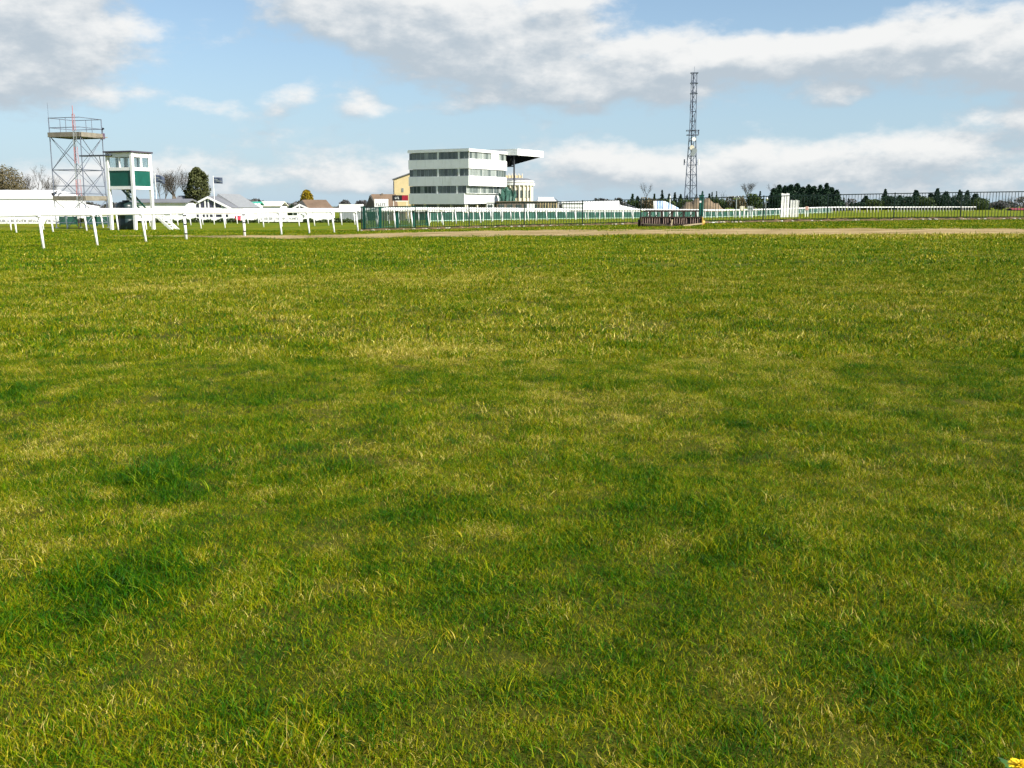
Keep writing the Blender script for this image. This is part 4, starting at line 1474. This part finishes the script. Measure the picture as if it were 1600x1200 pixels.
# ----------------------------------------------------------------- marquees
def marquee(u0, u1, d, vr, ve, depth, label, hip_r=0.0, hip_l=0.0, gz=None, rot=0.0, wins=0):
    p = at((u0 + u1) / 2, 322, d)
    gz = G(p.x, p.y) if gz is None else gz
    t = thing('marquee', label, 'marquee', (p.x, p.y, gz), rot, 'white marquees')
    w = (u1 - u0) * d / 1277; H = Zv(ve, d) - gz; Hr = Zv(vr, d + depth / 2) - gz
    box('wall', -w / 2 + .05, w / 2 - .05, .05, depth - .05, -.1, H, CANVAS, t)
    nb = max(2, int(w / 3))
    a = -w / 2; b = w / 2
    for k in range(nb):
        x0, x1 = a + w * k / nb, a + w * (k + 1) / nb
        tl = lambda x: min(max(x, a + hip_l), b - hip_r)
        sag = .04
        for y0, y1 in ((0, depth / 2), (depth, depth / 2)):
            mb = MB(); mb.sheet([[(x0, y0, H), ((x0 + x1) / 2, y0, H), (x1, y0, H)],
                                 [(tl(x0), (y0 + y1) / 2, (H + Hr) / 2), ((tl(x0) + tl(x1)) / 2, (y0 + y1) / 2, (H + Hr) / 2 - sag), (tl(x1), (y0 + y1) / 2, (H + Hr) / 2)],
                                 [(tl(x0), y1, Hr), ((tl(x0) + tl(x1)) / 2, y1, Hr - sag), (tl(x1), y1, Hr)]])
            o = build(mb, 'roof_panel', CANVAS, t); o.modifiers.new('s', 'SOLIDIFY').thickness = .03
    for x, hp in ((a, hip_l), (b, hip_r)):
        if hp > 0:
            xr = x + hp if x < 0 else x - hp
            mb = MB(); mb.sheet([[(x, 0, H), (x, depth / 2, H), (x, depth, H)], [(xr, depth / 2 - .01, Hr), (xr, depth / 2, Hr), (xr, depth / 2 + .01, Hr)]])
            build(mb, 'end_panel', CANVAS, t)
        else:
            mb = MB(); mb.prism([(x, 0, H), (x, depth, H), (x, depth / 2, Hr)], (.03 if x < 0 else -.03, 0, 0)); build(mb, 'end_panel', CANVAS, t)
    for k in range(wins):
        x0 = -w / 2 + w * (k + .25) / wins
        box('window', x0, x0 + w / wins * .5, .0, .04, H * .45, H * .75, GLASS2, t)
    box('valance', -w / 2 - .03, w / 2 + .03, -.05, -.01, H - .25, H + .02, CANVAS, t)
    return t


marquee(-190, 88, 112, 297, 308, 10, 'long white marquee at the far left edge behind the scaffold tower', 1.6, 0, None, R(-2), 0)
marquee(90, 132, 118, 319.5, 323, 6, 'low white marquee just right of the long one, below the scaffold platform', .8, .8)
marquee(905, 1003, 195, 313.5, 327.5, 14, 'wide white marquee with sloping end between grandstand and wooden roller', 4.8, .4)
marquee(838, 874, 205, 308, 316, 9, 'white tent roof rising just right of the round stand', 1.2, .6)
t_, w_, H_ = shed('grey_cabin', 'grey cabin with a dark window strip left of the wide marquee', 'cabin', 879, 912, 180, 317, -1.3, 4, GREY, PANEL, .25, 0)
box('window_strip', -w_ * .4, w_ * .5, -.04, .01, H_ * .52, H_ * .68, GLASS3, t_)
box('white_wall', -w_ * .5, w_ * .5, -.03, .01, H_ * .70, H_ * .9, PANEL, t_)
# pale blue framed polytunnel and the brown mound right of it
d = 140
p = at(1042, 322, d)
pt = thing('blue_sheeted_shelter', 'low shelter with pale blue sheets sloping down to the right, behind the roller', 'shelter', (p.x, p.y, G(p.x, p.y)))
w = 40 * d / 1277; g0 = G(p.x, p.y)
zl_, zr_, zb2 = Zv(314, d) - g0, Zv(325, d) - g0, Zv(328, d) - g0
for k in range(8):
    s0, s1 = k / 8, (k + .92) / 8
    f_ = lambda s: zl_ if s < .45 else zl_ + (zr_ - zl_) * (s - .45) / .55
    mb = MB(); mb.prism([(-w / 2 + w * s0, 0, zb2 - (0 if s0 > .3 else .3)), (-w / 2 + w * s1, 0, zb2), (-w / 2 + w * s1, .9, f_(s1)), (-w / 2 + w * s0, .9, f_(s0))], (0, .04, 0)); build(mb, 'sheet', BLUEW if k % 3 else PANEL, pt)
for k in range(5):
    x = -w / 2 + w * k / 4
    tube('frame_post', (x, .5, -.1), (x, .5, zb2 + .3), .05, DARK, pt)
box('dark_wall', -w / 2, w * .15, .6, .7, 0, zb2 + .15, DARK, pt)

rows = []
rm = random.Random(3)
for i in range(26):
    row = []
    for j in range(9):
        u = 1050 + 90 * i / 25; s = j / 8
        dd = (150 + 14 * s) * DS
        x = at(u, 322, dd / DS).x
        h = math.sin(math.pi * s) ** .7 * max(0, math.sin(math.pi * i / 25)) ** .8 * (Zv(309, 157) - G(x, dd)) * (1 + .08 * math.sin(i * 1.3))
        row.append((x, dd, G(x, dd) - .1 + h + rm.gauss(0, .06) * (0 < j < 8)))
    rows.append(row)
tag(build(MB().sheet(rows), 'earth_mound', mat('mound_soil', (.17, .125, .075), .95, .3, .6, bump=.5), smooth=True), 'brown earth mound beyond the railings right of the blue shelter', kind='structure')

# ------------------------------------------------------------- small things
for i, (u, v1) in enumerate(((1149.5, 309), (1195.5, 311), (1046, 306))):
    d = 118
    p = onground(u, d)
    lp = thing('floodlight_pole', ['floodlight pole with two white lamps left of the grey notice board', 'floodlight pole with a white lamp left of the white slatted panels', 'thin white pole rising above the roller behind the railings'][i], 'lamp post', p, 0, 'poles along the far rail')
    H = Zv(v1, d) - p.z
    tube('pole', (0, 0, -.1), (0, 0, H), .07, WPAINT if i == 2 else GREY, lp)
    if i < 2:
        for s in ((-.25, .25) if i == 0 else (.12,)):
            mb = MB(); mb.tube((s, -.1, H - .1), (s, .1, H + .12), .2, .14, 10); build(mb, 'lamp_head', WPAINT, lp)
        box('cross_arm', -.3, .3, -.03, .03, H - .16, H - .1, GREY, lp)
signboard(1168.5, 1177, 322, 330, 84, 'grey notice board on two posts beyond the railings', GREY, DARK, .25, 12, (.15, .8), .5)
signboard(1156.5, 1163.5, 322, 328.5, 96, 'small plain cream board left of the grey notice board', CREAM, None, .2, 1)
signboard(1259, 1263.5, 322.5, 328.5, 120, 'tiny pinkish marker board right of the white slatted panels', mat('pink_board', (.6, .36, .30), .6), None, .2, 1)
for i, (u0, u1) in enumerate(((404, 427), (428, 447), (448, 472))):
    signboard(u0, u1, 336.5, 346.5, 80, '%s of three white advertising boards with dark lettering beyond the near rail' % ('leftmost', 'middle one', 'rightmost')[i], WPAINT, mat('print_grey', (.10, .10, .11), .6), .34, 30 + i, (.12, .9), .5, False, 'advertising board', 'advertising_board')
for i, (u0, u1) in enumerate(((-24, 8), (9, 41), (42, 68), (70, 92))):
    signboard(u0, u1, 341.5, 349.5, 66, '%s white advertising board with bold black marks at the left edge' % ORD[i], WPAINT, BLACK, .5, 50 + i, (.04, .96), .55, False, 'advertising board', 'advertising_board')
for i, (u0, u1) in enumerate(((93, 104), (106, 120), (133, 150), (152, 170))):
    p = at((u0 + u1) / 2, 322, 62)
    w = (u1 - u0) * 62 / 1277
    t = thing('green_hurdle', '%s low green mesh hurdle from the left at the foot of the scaffold tower' % ORD[i], 'hurdle', onground((u0 + u1) / 2, 62), R(3 * i))
    box('mesh', -w / 2 + .03, w / 2 - .03, 0, .02, .12, .72, MESHG, t)
    for s in (-1, 1): box('stake', s * w / 2 - .03, s * w / 2 + .03, -.01, .04, -.1, .85, GREENF, t)
    box('rail', -w / 2, w / 2, -.02, .05, .725, .77, WPAINT, t)
for i, (u, lab) in enumerate(((372, 'red plastic sheet hung over a grey trestle below the pavilion'),)):
    p = onground(u, 82)
    t = thing('red_sheet', lab, 'sheet', p)
    rows = [[(-.28 + .56 * a / 6, -.05 * math.sin(a * 1.4) - .12 * (1 - b / 4), .18 + .50 * b / 4 + .03 * math.sin(a * 2)) for b in range(5)] for a in range(7)]
    s_ = build(MB().sheet(rows), 'sheet', PINK, t, smooth=True); s_.modifiers.new('t', 'SOLIDIFY').thickness = .02
    for x in (-.3, .3): tube('trestle_leg', (x, .05, -.05), (x, 0, .66), .025, GREY, t)
    tube('trestle_bar', (-.34, 0, .68), (.34, 0, .68), .03, GREY, t)
# distant red roofed shed at right edge
t_, w_, H_ = shed('red_roofed_shed', 'low shed with a red roof at the far right edge', 'shed', 1583, 1625, 262, 328.0, None, 4, BROWN, REDCAR, .45, 0)

# ============================================================= lattice tower
d = 300.0
pm_ = at(1079.5, 300, d)
mt = thing('telecom_tower', 'tall grey lattice telecom tower with dishes rising above the trees', 'tower', (pm_.x, pm_.y, G(pm_.x, pm_.y)), R(-8))
g0 = G(pm_.x, pm_.y)
Hm = Zv(114, d) - g0; Hk = Zv(204, d) - g0
hb, hk, ht = 2.45, 1.10, .95


def half(z): return hb + (hk - hb) * z / Hk if z < Hk else hk + (ht - hk) * (z - Hk) / (Hm - Hk)


def cn(k, z):
    h = half(z)
    return Vector(((-h, h, h, -h)[k], (-h, -h, h, h)[k], z))


lv = [0]
while lv[-1] < Hk - 2: lv.append(lv[-1] + max(2.6, half(lv[-1]) * 1.9))
lv[-1] = Hk
n_up = 6
lv += [Hk + (Hm - Hk) * k / n_up for k in range(1, n_up + 1)]
for a, b in zip(lv, lv[1:]):
    for k in range(4):
        tube('leg', cn(k, a), cn(k, b), .14 if a < Hk else .10, MASTM, mt, 6)
        k2 = (k + 1) % 4
        tube('brace', cn(k, a), cn(k2, b), .060, MASTM, mt, 5); tube('brace', cn(k2, a), cn(k, b), .060, MASTM, mt, 5)
        tube('girt', cn(k, b), cn(k2, b), .085, MASTM, mt, 5)
tube('cable_ladder', (-.3, .2, 0), (-.3, .2, Hm), .22, mat('cable_blue', (.05, .065, .11), .6), mt, 6)
tube('cable_run', (.5, -.3, 0), (.5, -.3, Hk + 6), .12, MASTM, mt, 6)
for z, hw_ in ((Hk, 2.3), (Hk - 1.6, 2.1), (Hm, 1.3), (Hm - 3.6, 1.3), (Hm - 7.2, 1.25)):
    for k in range(4):
        a, b = cn(k, z), cn((k + 1) % 4, z)
        c_ = hw_ / half(z)
        tube('platform_rail', Vector((a.x * c_, a.y * c_, z)), Vector((b.x * c_, b.y * c_, z)), .11, MASTM, mt, 5)
tube('lightning_rod', (0, 0, Hm - 1), (0, 0, Zv(104, d) - g0), .05, MASTM, mt)
for (du, v, r_, m_) in ((2, 218, .75, PANEL), (-.5, 231, .85, CREAM), (3, 236, 1.0, GREY), (1, 241, .8, GREY)):
    z = Zv(v, d) - g0
    mb = MB(); mb.tube((du * d / 1277, -half(z) - .9, z), (du * d / 1277, -half(z) - .2, z), r_, r_ * .7, 18); build(mb, 'dish', m_, mt)
for (du, v0, v1) in ((-11.5, 249, 258), (7.5, 250, 258), (10.5, 249, 258), (-4.5, 163, 172), (9, 203, 210), (-5, 203, 211)):
    x = du * d / 1277
    tube('panel_antenna', (x, -.6, Zv(v1, d) - g0), (x, -.6, Zv(v0, d) - g0), .22, PANEL if du > 9 else MASTM, mt, 6)
    zc = (Zv(v1, d) + Zv(v0, d)) / 2 - g0
    tube('antenna_bracket', (x, -.6, zc), (math.copysign(min(abs(x), half(zc)), x) * .9, -half(zc) * .6, zc), .05, MASTM, mt, 5)

# ==================================================================== trees
def tris_obj(name, V, material, parent):
    V = np.asarray(V, np.float32).reshape(-1, 3); n = len(V) // 3
    me = bpy.data.meshes.new(name)
    me.vertices.add(len(V)); me.vertices.foreach_set('co', V.ravel())
    me.loops.add(len(V)); me.loops.foreach_set('vertex_index', np.arange(len(V), dtype=np.int32))
    me.polygons.add(n); me.polygons.foreach_set('loop_start', (np.arange(n) * 3).astype(np.int32))
    me.update(calc_edges=True)
    me.materials.append(material)
    return obj(name, me, parent)


def leaf_tris(P, size, r, flat=.5):
    """random leaf-spray triangles at points P"""
    n = len(P)
    a = r.normal(size=(n, 3)); a /= np.linalg.norm(a, axis=1, keepdims=True)
    b = r.normal(size=(n, 3)); b[:, 2] *= flat; b -= (b * a).sum(1, keepdims=True) * a; b /= np.linalg.norm(b, axis=1, keepdims=True)
    s = size * r.uniform(.5, 1.3, (n, 1))
    return np.stack([P - a * s * .5 - b * s * .3, P + a * s * .5, P - a * s * .3 + b * s * .55], 1)


def conifer(u, d, vtop, wpx, label, group, seed, material=CONIF, n=900, power=.85, base_frac=.04, gz=None, trunk=True):
    r = np.random.default_rng(seed)
    p = at(u, 322, d); gz = G(p.x, p.y) if gz is None else gz
    t = thing('conifer_tree', label, 'tree', (p.x, p.y, gz), 0, group)
    H = Zv(vtop, d) - gz; Rr = wpx * d / 1277 / 2 * r.uniform(.75, 1.15); power = power * r.uniform(.85, 1.25)
    tube('trunk', (0, 0, -.1), (0, 0, H * .9), max(.08, H * .018), BARK, t, 7, max(.02, H * .004))
    nb = int(n / 4)
    P = []
    for k in range(nb):
        q = base_frac + (1 - base_frac) * r.uniform(0, 1) ** 1.25
        a = r.uniform(0, 2 * math.pi)
        L_ = Rr * (1 - q) ** power * r.uniform(.65, 1.12) + .04 * Rr
        s = np.linspace(.15, 1, 9)
        x = np.cos(a) * L_ * s; y = np.sin(a) * L_ * s; z = H * q - L_ * .22 * s + L_ * .10 * s ** 3
        P.append(np.stack([x, y, z], -1) + r.normal(0, .05 * Rr, (9, 3)))
    P = np.concatenate(P)
    P[:, 2] = np.clip(P[:, 2], .05, H)
    tri = leaf_tris(P, max(.26, Rr * .24), r, .6)
    tip = leaf_tris(np.stack([r.normal(0, .04 * Rr, 14), r.normal(0, .04 * Rr, 14), H * r.uniform(.9, 1.0, 14)], -1), Rr * .18, r)
    tris_obj('crown', np.concatenate([tri, tip]), material, t)
    return t


def bush(u, d, vtop, wpx, label, cat, group, seed, material, n=1500, name='shrub', lobes=5, round_=.5, gz=None, leaf=None, zmin=.05):
    r = np.random.default_rng(seed)
    p = at(u, 322, d); gz = G(p.x, p.y) if gz is None else gz
    t = thing(name, label, cat, (p.x, p.y, gz), 0, group)
    H = Zv(vtop, d) - gz; Rr = wpx * d / 1277 / 2
    mb = MB(); mb.tube((0, 0, -.1), (0, 0, H * .55), max(.05, Rr * .07), max(.03, Rr * .04), 7)
    for k in range(4):
        a = k * 1.7 + .3; mb.tube((0, 0, H * (.25 + .06 * k)), (math.cos(a) * Rr * .6, math.sin(a) * Rr * .6, H * (.55 + .07 * k)), Rr * .03, Rr * .015, 5)
    build(mb, 'trunk', BARK, t)
    P = []
    for k in range(lobes):
        a = r.uniform(0, 6.28); o = Rr * .48 * math.sqrt(r.uniform()) if lobes > 1 else 0
        c = np.array([math.cos(a) * o, math.sin(a) * o, H * r.uniform(.35, .72)])
        sr = Rr * r.uniform(.42, .62) if lobes > 1 else Rr
        m_ = n // lobes
        v = r.normal(size=(m_, 3)); v /= np.linalg.norm(v, axis=1, keepdims=True)
        rad = r.uniform(.35, 1, (m_, 1)) ** .5
        q = c + v * rad * np.array([sr, sr, min(H * .5, max(sr, H * .28))])
        P.append(q)
    P = np.concatenate(P); P = P[(P[:, 2] > zmin) & (P[:, 2] < H * 1.02)]
    tris_obj('crown', leaf_tris(P, leaf or Rr * .16, r, .8), material, t)
    return t


def egg_tree(u, d, vtop, wpx, label, seed, material, n=4500, gz=-1.2, leaf=.42):
    """dense egg-shaped evergreen"""
    r = np.random.default_rng(seed)
    p = at(u, 322, d)
    t = thing('evergreen_tree', label, 'tree', (p.x, p.y, gz), 0)
    H = Zv(vtop, d) - gz; Rr = wpx * d / 1277 / 2
    tube('trunk', (0, 0, -.1), (0, 0, H * .7), H * .022, BARK, t, 8, H * .008)
    q = r.uniform(.03, 1, n)
    prof_ = np.where(q < .3, .72 + .28 * np.sin(q / .3 * math.pi / 2), np.sqrt(np.clip(1 - ((q - .3) / .7) ** 2.0, 0, 1)))
    a = r.uniform(0, 6.283, n)
    lump = 1 + .13 * np.sin(3 * a + 9 * q) + .09 * np.sin(5 * a - 14 * q) + .06 * np.sin(23 * q + 2 * a)
    rad = Rr * prof_ * lump * np.where(r.uniform(size=n) < .12, r.uniform(.9, 1.16, n), r.uniform(.4, 1, n) ** .5)
    P = np.stack([np.cos(a) * rad, np.sin(a) * rad, H * q], -1)
    tris_obj('crown', leaf_tris(P, leaf, r, .8), material, t)


def bare_tree(u, d, vtop, wpx, label, group, seed, gz=None, depth=6, twigm=TWIG, thick=1.0, lean=0.0, name='bare_tree', nb0=3):
    rr = random.Random(seed)
    p = at(u, 322, d); gz = G(p.x, p.y) if gz is None else gz
    t = thing(name, label, 'tree', (p.x, p.y, gz), 0, group)
    H = Zv(vtop, d) - gz; Wd_ = wpx * d / 1277
    trunk, twigs = MB(), MB()
    fx = Wd_ / H * 1.55

    def grow(p0, dirv_, L_, r_, lev):
        p1 = p0
        dv = dirv_.copy()
        for s in range(2):
            dv = (dv + Vector((rr.gauss(0, .12), rr.gauss(0, .12), .06))).normalized()
            p2 = p1 + dv * (L_ / 2)
            (trunk if lev < 2 else twigs).tube(p1, p2, r_ * (1 - .25 * s), r_ * (.75 - .2 * s), 6 if lev < 2 else 3, False)
            p1 = p2
            if lev > 1 and s == 0:
                sd = (dv + Vector((rr.gauss(0, .6), rr.gauss(0, .6), rr.gauss(.15, .3)))).normalized()
                if lev < depth: grow(p1, sd, L_ * .62, r_ * .45, lev + 1)
        if lev < depth:
            for k in range(nb0 if lev == 0 else rr.choice((2, 2, 3))):
                a = rr.uniform(0, 6.28); sp = rr.uniform(.35, .75) * (1.0 if lev else .8)
                nd = (dv + Vector((math.cos(a) * sp * fx, math.sin(a) * sp * fx, rr.uniform(-.05, .3)))).normalized()
                grow(p1, nd, L_ * rr.uniform(.62, .82), r_ * .56, lev + 1)

    grow(Vector((0, 0, -.1)), Vector((lean, 0, 1)).normalized(), H * .27, H * .024 * thick, 0)
    zmax = max(v[2] for v in twigs.v); s = H / zmax
    for mb in (trunk, twigs): mb.v = [(x * s, y * s, z * s) for x, y, z in mb.v]
    for nm, mb, m_ in (('trunk', trunk, BARK), ('crown', twigs, twigm)):
        me = mb.mesh(nm, m_); obj(nm, me, t)
    return t


# left side
bare_tree(57, 165, 256, 62, 'spreading bare tree above the long white marquee at left', 'bare winter trees', 5, -1.4, 7, thick=1.15)
bare_tree(88, 170, 272, 40, 'small bare tree behind the legs of the scaffold tower', 'bare winter trees', 17, -1.4, 7, thick=1.0)
bush(10, 160, 254, 84, 'brown leafless thicket above the marquee at the left edge', 'thicket', None, 3, SHRUBB, 9000, 'thicket', 9, leaf=.28)
bush(-45, 160, 258, 60, 'brown leafless thicket just beyond the left edge', 'thicket', None, 4, SHRUBB, 3000, 'thicket', 6, leaf=.4)
bush(38, 158, 281, 70, 'low brown thicket under the bare tree at left', 'thicket', None, 6, SHRUBB, 2600, 'thicket', 6, leaf=.32)
for i, (u, vt, w, s) in enumerate(((256, 272, 26, 31), (270, 262, 30, 32), (284, 256, 34, 33), (298, 263, 26, 34))):
    bare_tree(u, 172 + 3 * i, vt, w, '%s bare tree from the left in the row behind the white cabin' % ORD[i], 'bare winter trees', s, -1.5, 7, thick=1.0)
egg_tree(310, 150, 262, 38, 'dense olive green egg-shaped evergreen behind the pavilion', 8, CONIF2, 6500)
for i, (u, vt, w) in enumerate(((364, 308, 9), (371, 311, 8), (379, 310, 9))):
    conifer(u, 270, vt, w * 1.4, '%s of three small dark conifers above the teal roofed kiosk' % ('left', 'middle', 'right')[i], 'small conifers by the kiosk', 70 + i, n=500)
egg_tree(479.5, 141, 297, 24, 'golden yellow rounded conifer above the chalet roof', 9, GOLD, 3800, -1.2, .33)
bush(455, 150, 316, 16, 'dark shrub left of the golden conifer behind the chalet', 'shrub', None, 14, CONIF, 900, leaf=.3)
bush(541, 230, 311, 30, 'grey leafless thicket behind the white container, left half', 'thicket', None, 15, HAZEB, 2600, 'thicket', 6, leaf=.45)
bush(563, 232, 313, 26, 'grey leafless thicket behind the white container, right half', 'thicket', None, 16, HAZEB, 2200, 'thicket', 5, leaf=.45)
# centre
for i, (u, w) in enumerate(((943, 18), (968, 20))):
    bush(u, 420, 308, w, '%s round grey treetop showing over the wide marquee' % ('left', 'right')[i], 'tree', 'far round treetops', 18 + i, HAZEB, 900, 'round_tree', 4, leaf=1.0)
bare_tree(1009, 300, 284, 17, 'tall thin bare tree left of the telecom tower', 'bare winter trees', 41, None, 6, thick=.6)
bare_tree(1170, 290, 281, 34, 'round-headed bare tree between telecom tower and conifer clump', 'bare winter trees', 42, None, 7, thick=1.0, nb0=4)
bare_tree(1211, 300, 284, 24, 'bare treetop at the left end of the conifer clump', 'bare winter trees', 43, None, 5, thick=.6)
bare_tree(1130, 300, 297, 20, 'low bare tree just right of the telecom tower', 'bare winter trees', 44, None, 5, thick=.6)
row_c = [(988, 303, 12), (996, 307, 12), (1022, 303, 13), (1034, 297, 12), (1045, 303, 12), (1054, 301, 12), (1063, 304, 12), (1073, 305, 12), (1088, 304, 12), (1097, 299, 11), (1108, 303, 10), (1112, 300, 9), (1119, 299, 9), (1187, 299, 12)]
for i, (u, vt, w) in enumerate(row_c):
    conifer(u, 296 + (i * 7) % 13, vt, w * 1.25, '%s dark conifer from the left in the row around the foot of the telecom tower' % ORD[i], 'conifers by the telecom tower', 100 + i, n=700)
for i, (u, vt, w, m_) in enumerate(((1013, 309, 40, SHRUBB), (1040, 312, 40, SHRUB), (1075, 312, 44, SHRUB), (990, 312, 26, SHRUB), (1148, 307, 44, SHRUBB), (1178, 303, 40, SHRUB), (1120, 308, 36, SHRUB))):
    bush(u, 270 + i, vt, w, ('brown scrub under the thin bare tree left of the telecom tower', 'low green scrub left of the telecom tower foot', 'low green scrub at the telecom tower foot', 'green scrub at the left end of the conifer row', 'brown scrub behind the floodlight pole with two lamps', 'olive shrub under the round-headed bare tree', 'low green scrub right of the telecom tower foot')[i], 'shrub', 'scrub beyond the far rail', 60 + i, m_, 1500, 'shrub', 6, leaf=.6)
# conifer clump right of the white panels
clump = [(1209, 295, 16), (1216, 290, 15), (1225, 291, 16), (1234, 290, 16), (1244, 288, 15), (1253, 293, 16), (1262, 289, 15), (1270, 292, 16), (1280, 290, 15), (1290, 287, 15), (1298, 294, 16), (1306, 298, 15)]
for i, (u, vt, w) in enumerate(clump):
    conifer(u, 250 + (i * 5) % 11, vt, w * 1.9, '%s tall dark conifer from the left in the dense clump behind the white slatted panels' % ORD[i], 'conifer clump', 130 + i, n=1700, power=.66, base_frac=.02)
for i, (u, vt, w) in enumerate(((1218, 302, 34), (1246, 303, 40), (1276, 304, 40), (1303, 308, 30))):
    bush(u, 244, vt, w, '%s dark shrub from the left under the dense conifer clump' % ORD[i], 'shrub', 'dark shrubs under the clump', 210 + i, CONIF, 2200, 'shrub', 7, leaf=.45)
for i, (u, vt, w) in enumerate(((1345, 317, 30), (1366, 312, 38), (1392, 306, 42), (1420, 307, 44), (1446, 307, 40), (1472, 305, 44), (1502, 305, 44), (1530, 310, 38))):
    bush(u, 296, vt, w, '%s dark shrub from the left under the right-hand conifer row' % ORD[i], 'shrub', 'dark shrubs under the right-hand row', 220 + i, (CONIF, SHRUB, CONIF)[i % 3], 1800, 'shrub', 7, leaf=.5)
conifer(1318, 262, 309, 15, 'small dark conifer just right of the dense clump', 'conifer clump', 150, n=600)
conifer(1330, 264, 316, 14, 'smallest dark conifer in the gap right of the dense clump', 'conifer clump', 151, n=500)
right_row = [(1352, 307, 15), (1368, 314, 18), (1382, 296, 13), (1392, 308, 15), (1405, 306, 17), (1416, 308, 15), (1430, 298, 14), (1440, 308, 16), (1454, 302, 15), (1463, 295, 13), (1477, 300, 15), (1487, 309, 15), (1498, 297, 13), (1510, 298, 14), (1523, 304, 15), (1534, 312, 16)]
for i, (u, vt, w) in enumerate(right_row):
    conifer(u, 300 + (i * 7) % 15, vt, w * 1.75, '%s dark conifer from the left in the row at right behind the railings' % ORD[i], 'conifers in the right-hand row', 160 + i, n=1300, power=.68, base_frac=.02)
bare_tree(1572, 300, 306, 40, 'low spreading bare tree near the right edge behind the railings', 'bare winter trees', 55, None, 6, thick=.8)
bush(1565, 298, 317, 34, 'grey leafless thicket under the bare tree near the right edge', 'thicket', None, 56, HAZEB, 1500, 'thicket', 5, leaf=.55)
bush(1640, 305, 312, 40, 'dark shrub beyond the right edge of the field', 'shrub', None, 57, SHRUB, 1200, leaf=.6)

# low hedge at the far side of the track, in front of the buildings on the left
r = np.random.default_rng(88)
n = 9000
uh = r.uniform(84, 566, n); Xh = np.array([at(q, 322, 82.0).x for q in uh]); Yh = 82.0 * DS + r.normal(0, .22, n)
hh = .34 + .10 * np.sin(Xh * 1.7) + .07 * np.sin(Xh * 4.9 + 1)
P = np.stack([Xh, Yh, ground(Xh, Yh) + hh * r.uniform(0, 1, n)], -1)
hx0 = P[:, 0].mean(); hz0 = G(hx0, 82.0 * DS)
hd = thing('hedge', 'low clipped green hedge in front of the white cabins and pavilion at left', 'hedge', (hx0, 82.0 * DS, hz0))
tris_obj('foliage', leaf_tris(P - np.array([hx0, 82.0 * DS, hz0]), .17, r, .8), SHRUB, hd)

# far woodland that closes the horizon: one mass
r = np.random.default_rng(77)
n = 26000
ux = r.uniform(-500, 2100, n); dd = r.uniform(640, 780, n)
dd = dd * DS
X_ = (ux - 800) * dd / 1624
Hh = 5.5 + 2.2 * np.sin(ux * .021) + 1.6 * np.sin(ux * .067 + 1) + 1.0 * np.sin(ux * .19)
P = np.stack([X_, dd, -1.2 + Hh * r.uniform(0, 1, n)], -1)
tag(tris_obj('far_woodland', leaf_tris(P, 2.6, r, .8), HAZEB, None), 'low grey far woodland along the horizon', 'woodland', kind='stuff')

# ================================================================ dandelion
p = at(1593, 1196, 1.0)
gx_, gy_ = gxy(1593, 1196)
k_ = (CAM_H - .045 - G(gx_, gy_)) / CAM_H
hx, hy = gx_ * k_, gy_ * k_
hz = G(hx, hy)
dn_ = thing('dandelion', 'bright yellow dandelion flower in the grass at the bottom right corner', 'flower', (hx, hy, hz))
tube('stem', (0, .004, -.01), (0, 0, .042), .0022, mat('stem_green', (.16, .24, .05), .6), dn_)
YEL = mat('dandelion_petal', (.86, .58, .008), .6, .12, 60.0)
rp = random.Random(4)
pet = MB().sheet([[(-.0014, 0, 0), (.0014, 0, 0)], [(-.0021, .5, .06), (.0021, .5, .06)], [(-.0015, 1, .0), (.0015, 1, .0)]])
pet.v = [(x, y * .025, z * .06) for x, y, z in pet.v]
pme = pet.mesh('petal', YEL)
for ring, (n_, tilt, sc_) in enumerate(((34, .12, 1.0), (30, .38, .88), (24, .70, .70), (16, 1.05, .5))):
    for k in range(n_):
        o = obj('petal', pme, dn_, (0, 0, .043 + ring * .0012))
        o.rotation_euler = (tilt + rp.gauss(0, .1), rp.gauss(0, .15), 2 * math.pi * (k + rp.random() * .6) / n_)
        s = sc_ * rp.uniform(.88, 1.1); o.scale = (1.25, s * 1.15, 1)
LEAFG = mat('dandelion_leaf', (.05, .13, .02), .5, .2, 30.0)
for k in range(5):
    a = k * 1.25 + .4
    rows = []
    for i in range(9):
        s = i / 8; w = .012 * math.sin(math.pi * min(1, s * 1.05)) * (1 if i % 2 else .55) + .001
        c_, s_ = math.cos(a), math.sin(a)
        L_ = .10 * s
        rows.append([(c_ * L_ - s_ * w, s_ * L_ + c_ * w, .004 + .02 * math.sin(s * 2.6)), (c_ * L_ + s_ * w, s_ * L_ - c_ * w, .004 + .02 * math.sin(s * 2.6))])
    build(MB().sheet(rows), 'leaf', LEAFG, dn_)
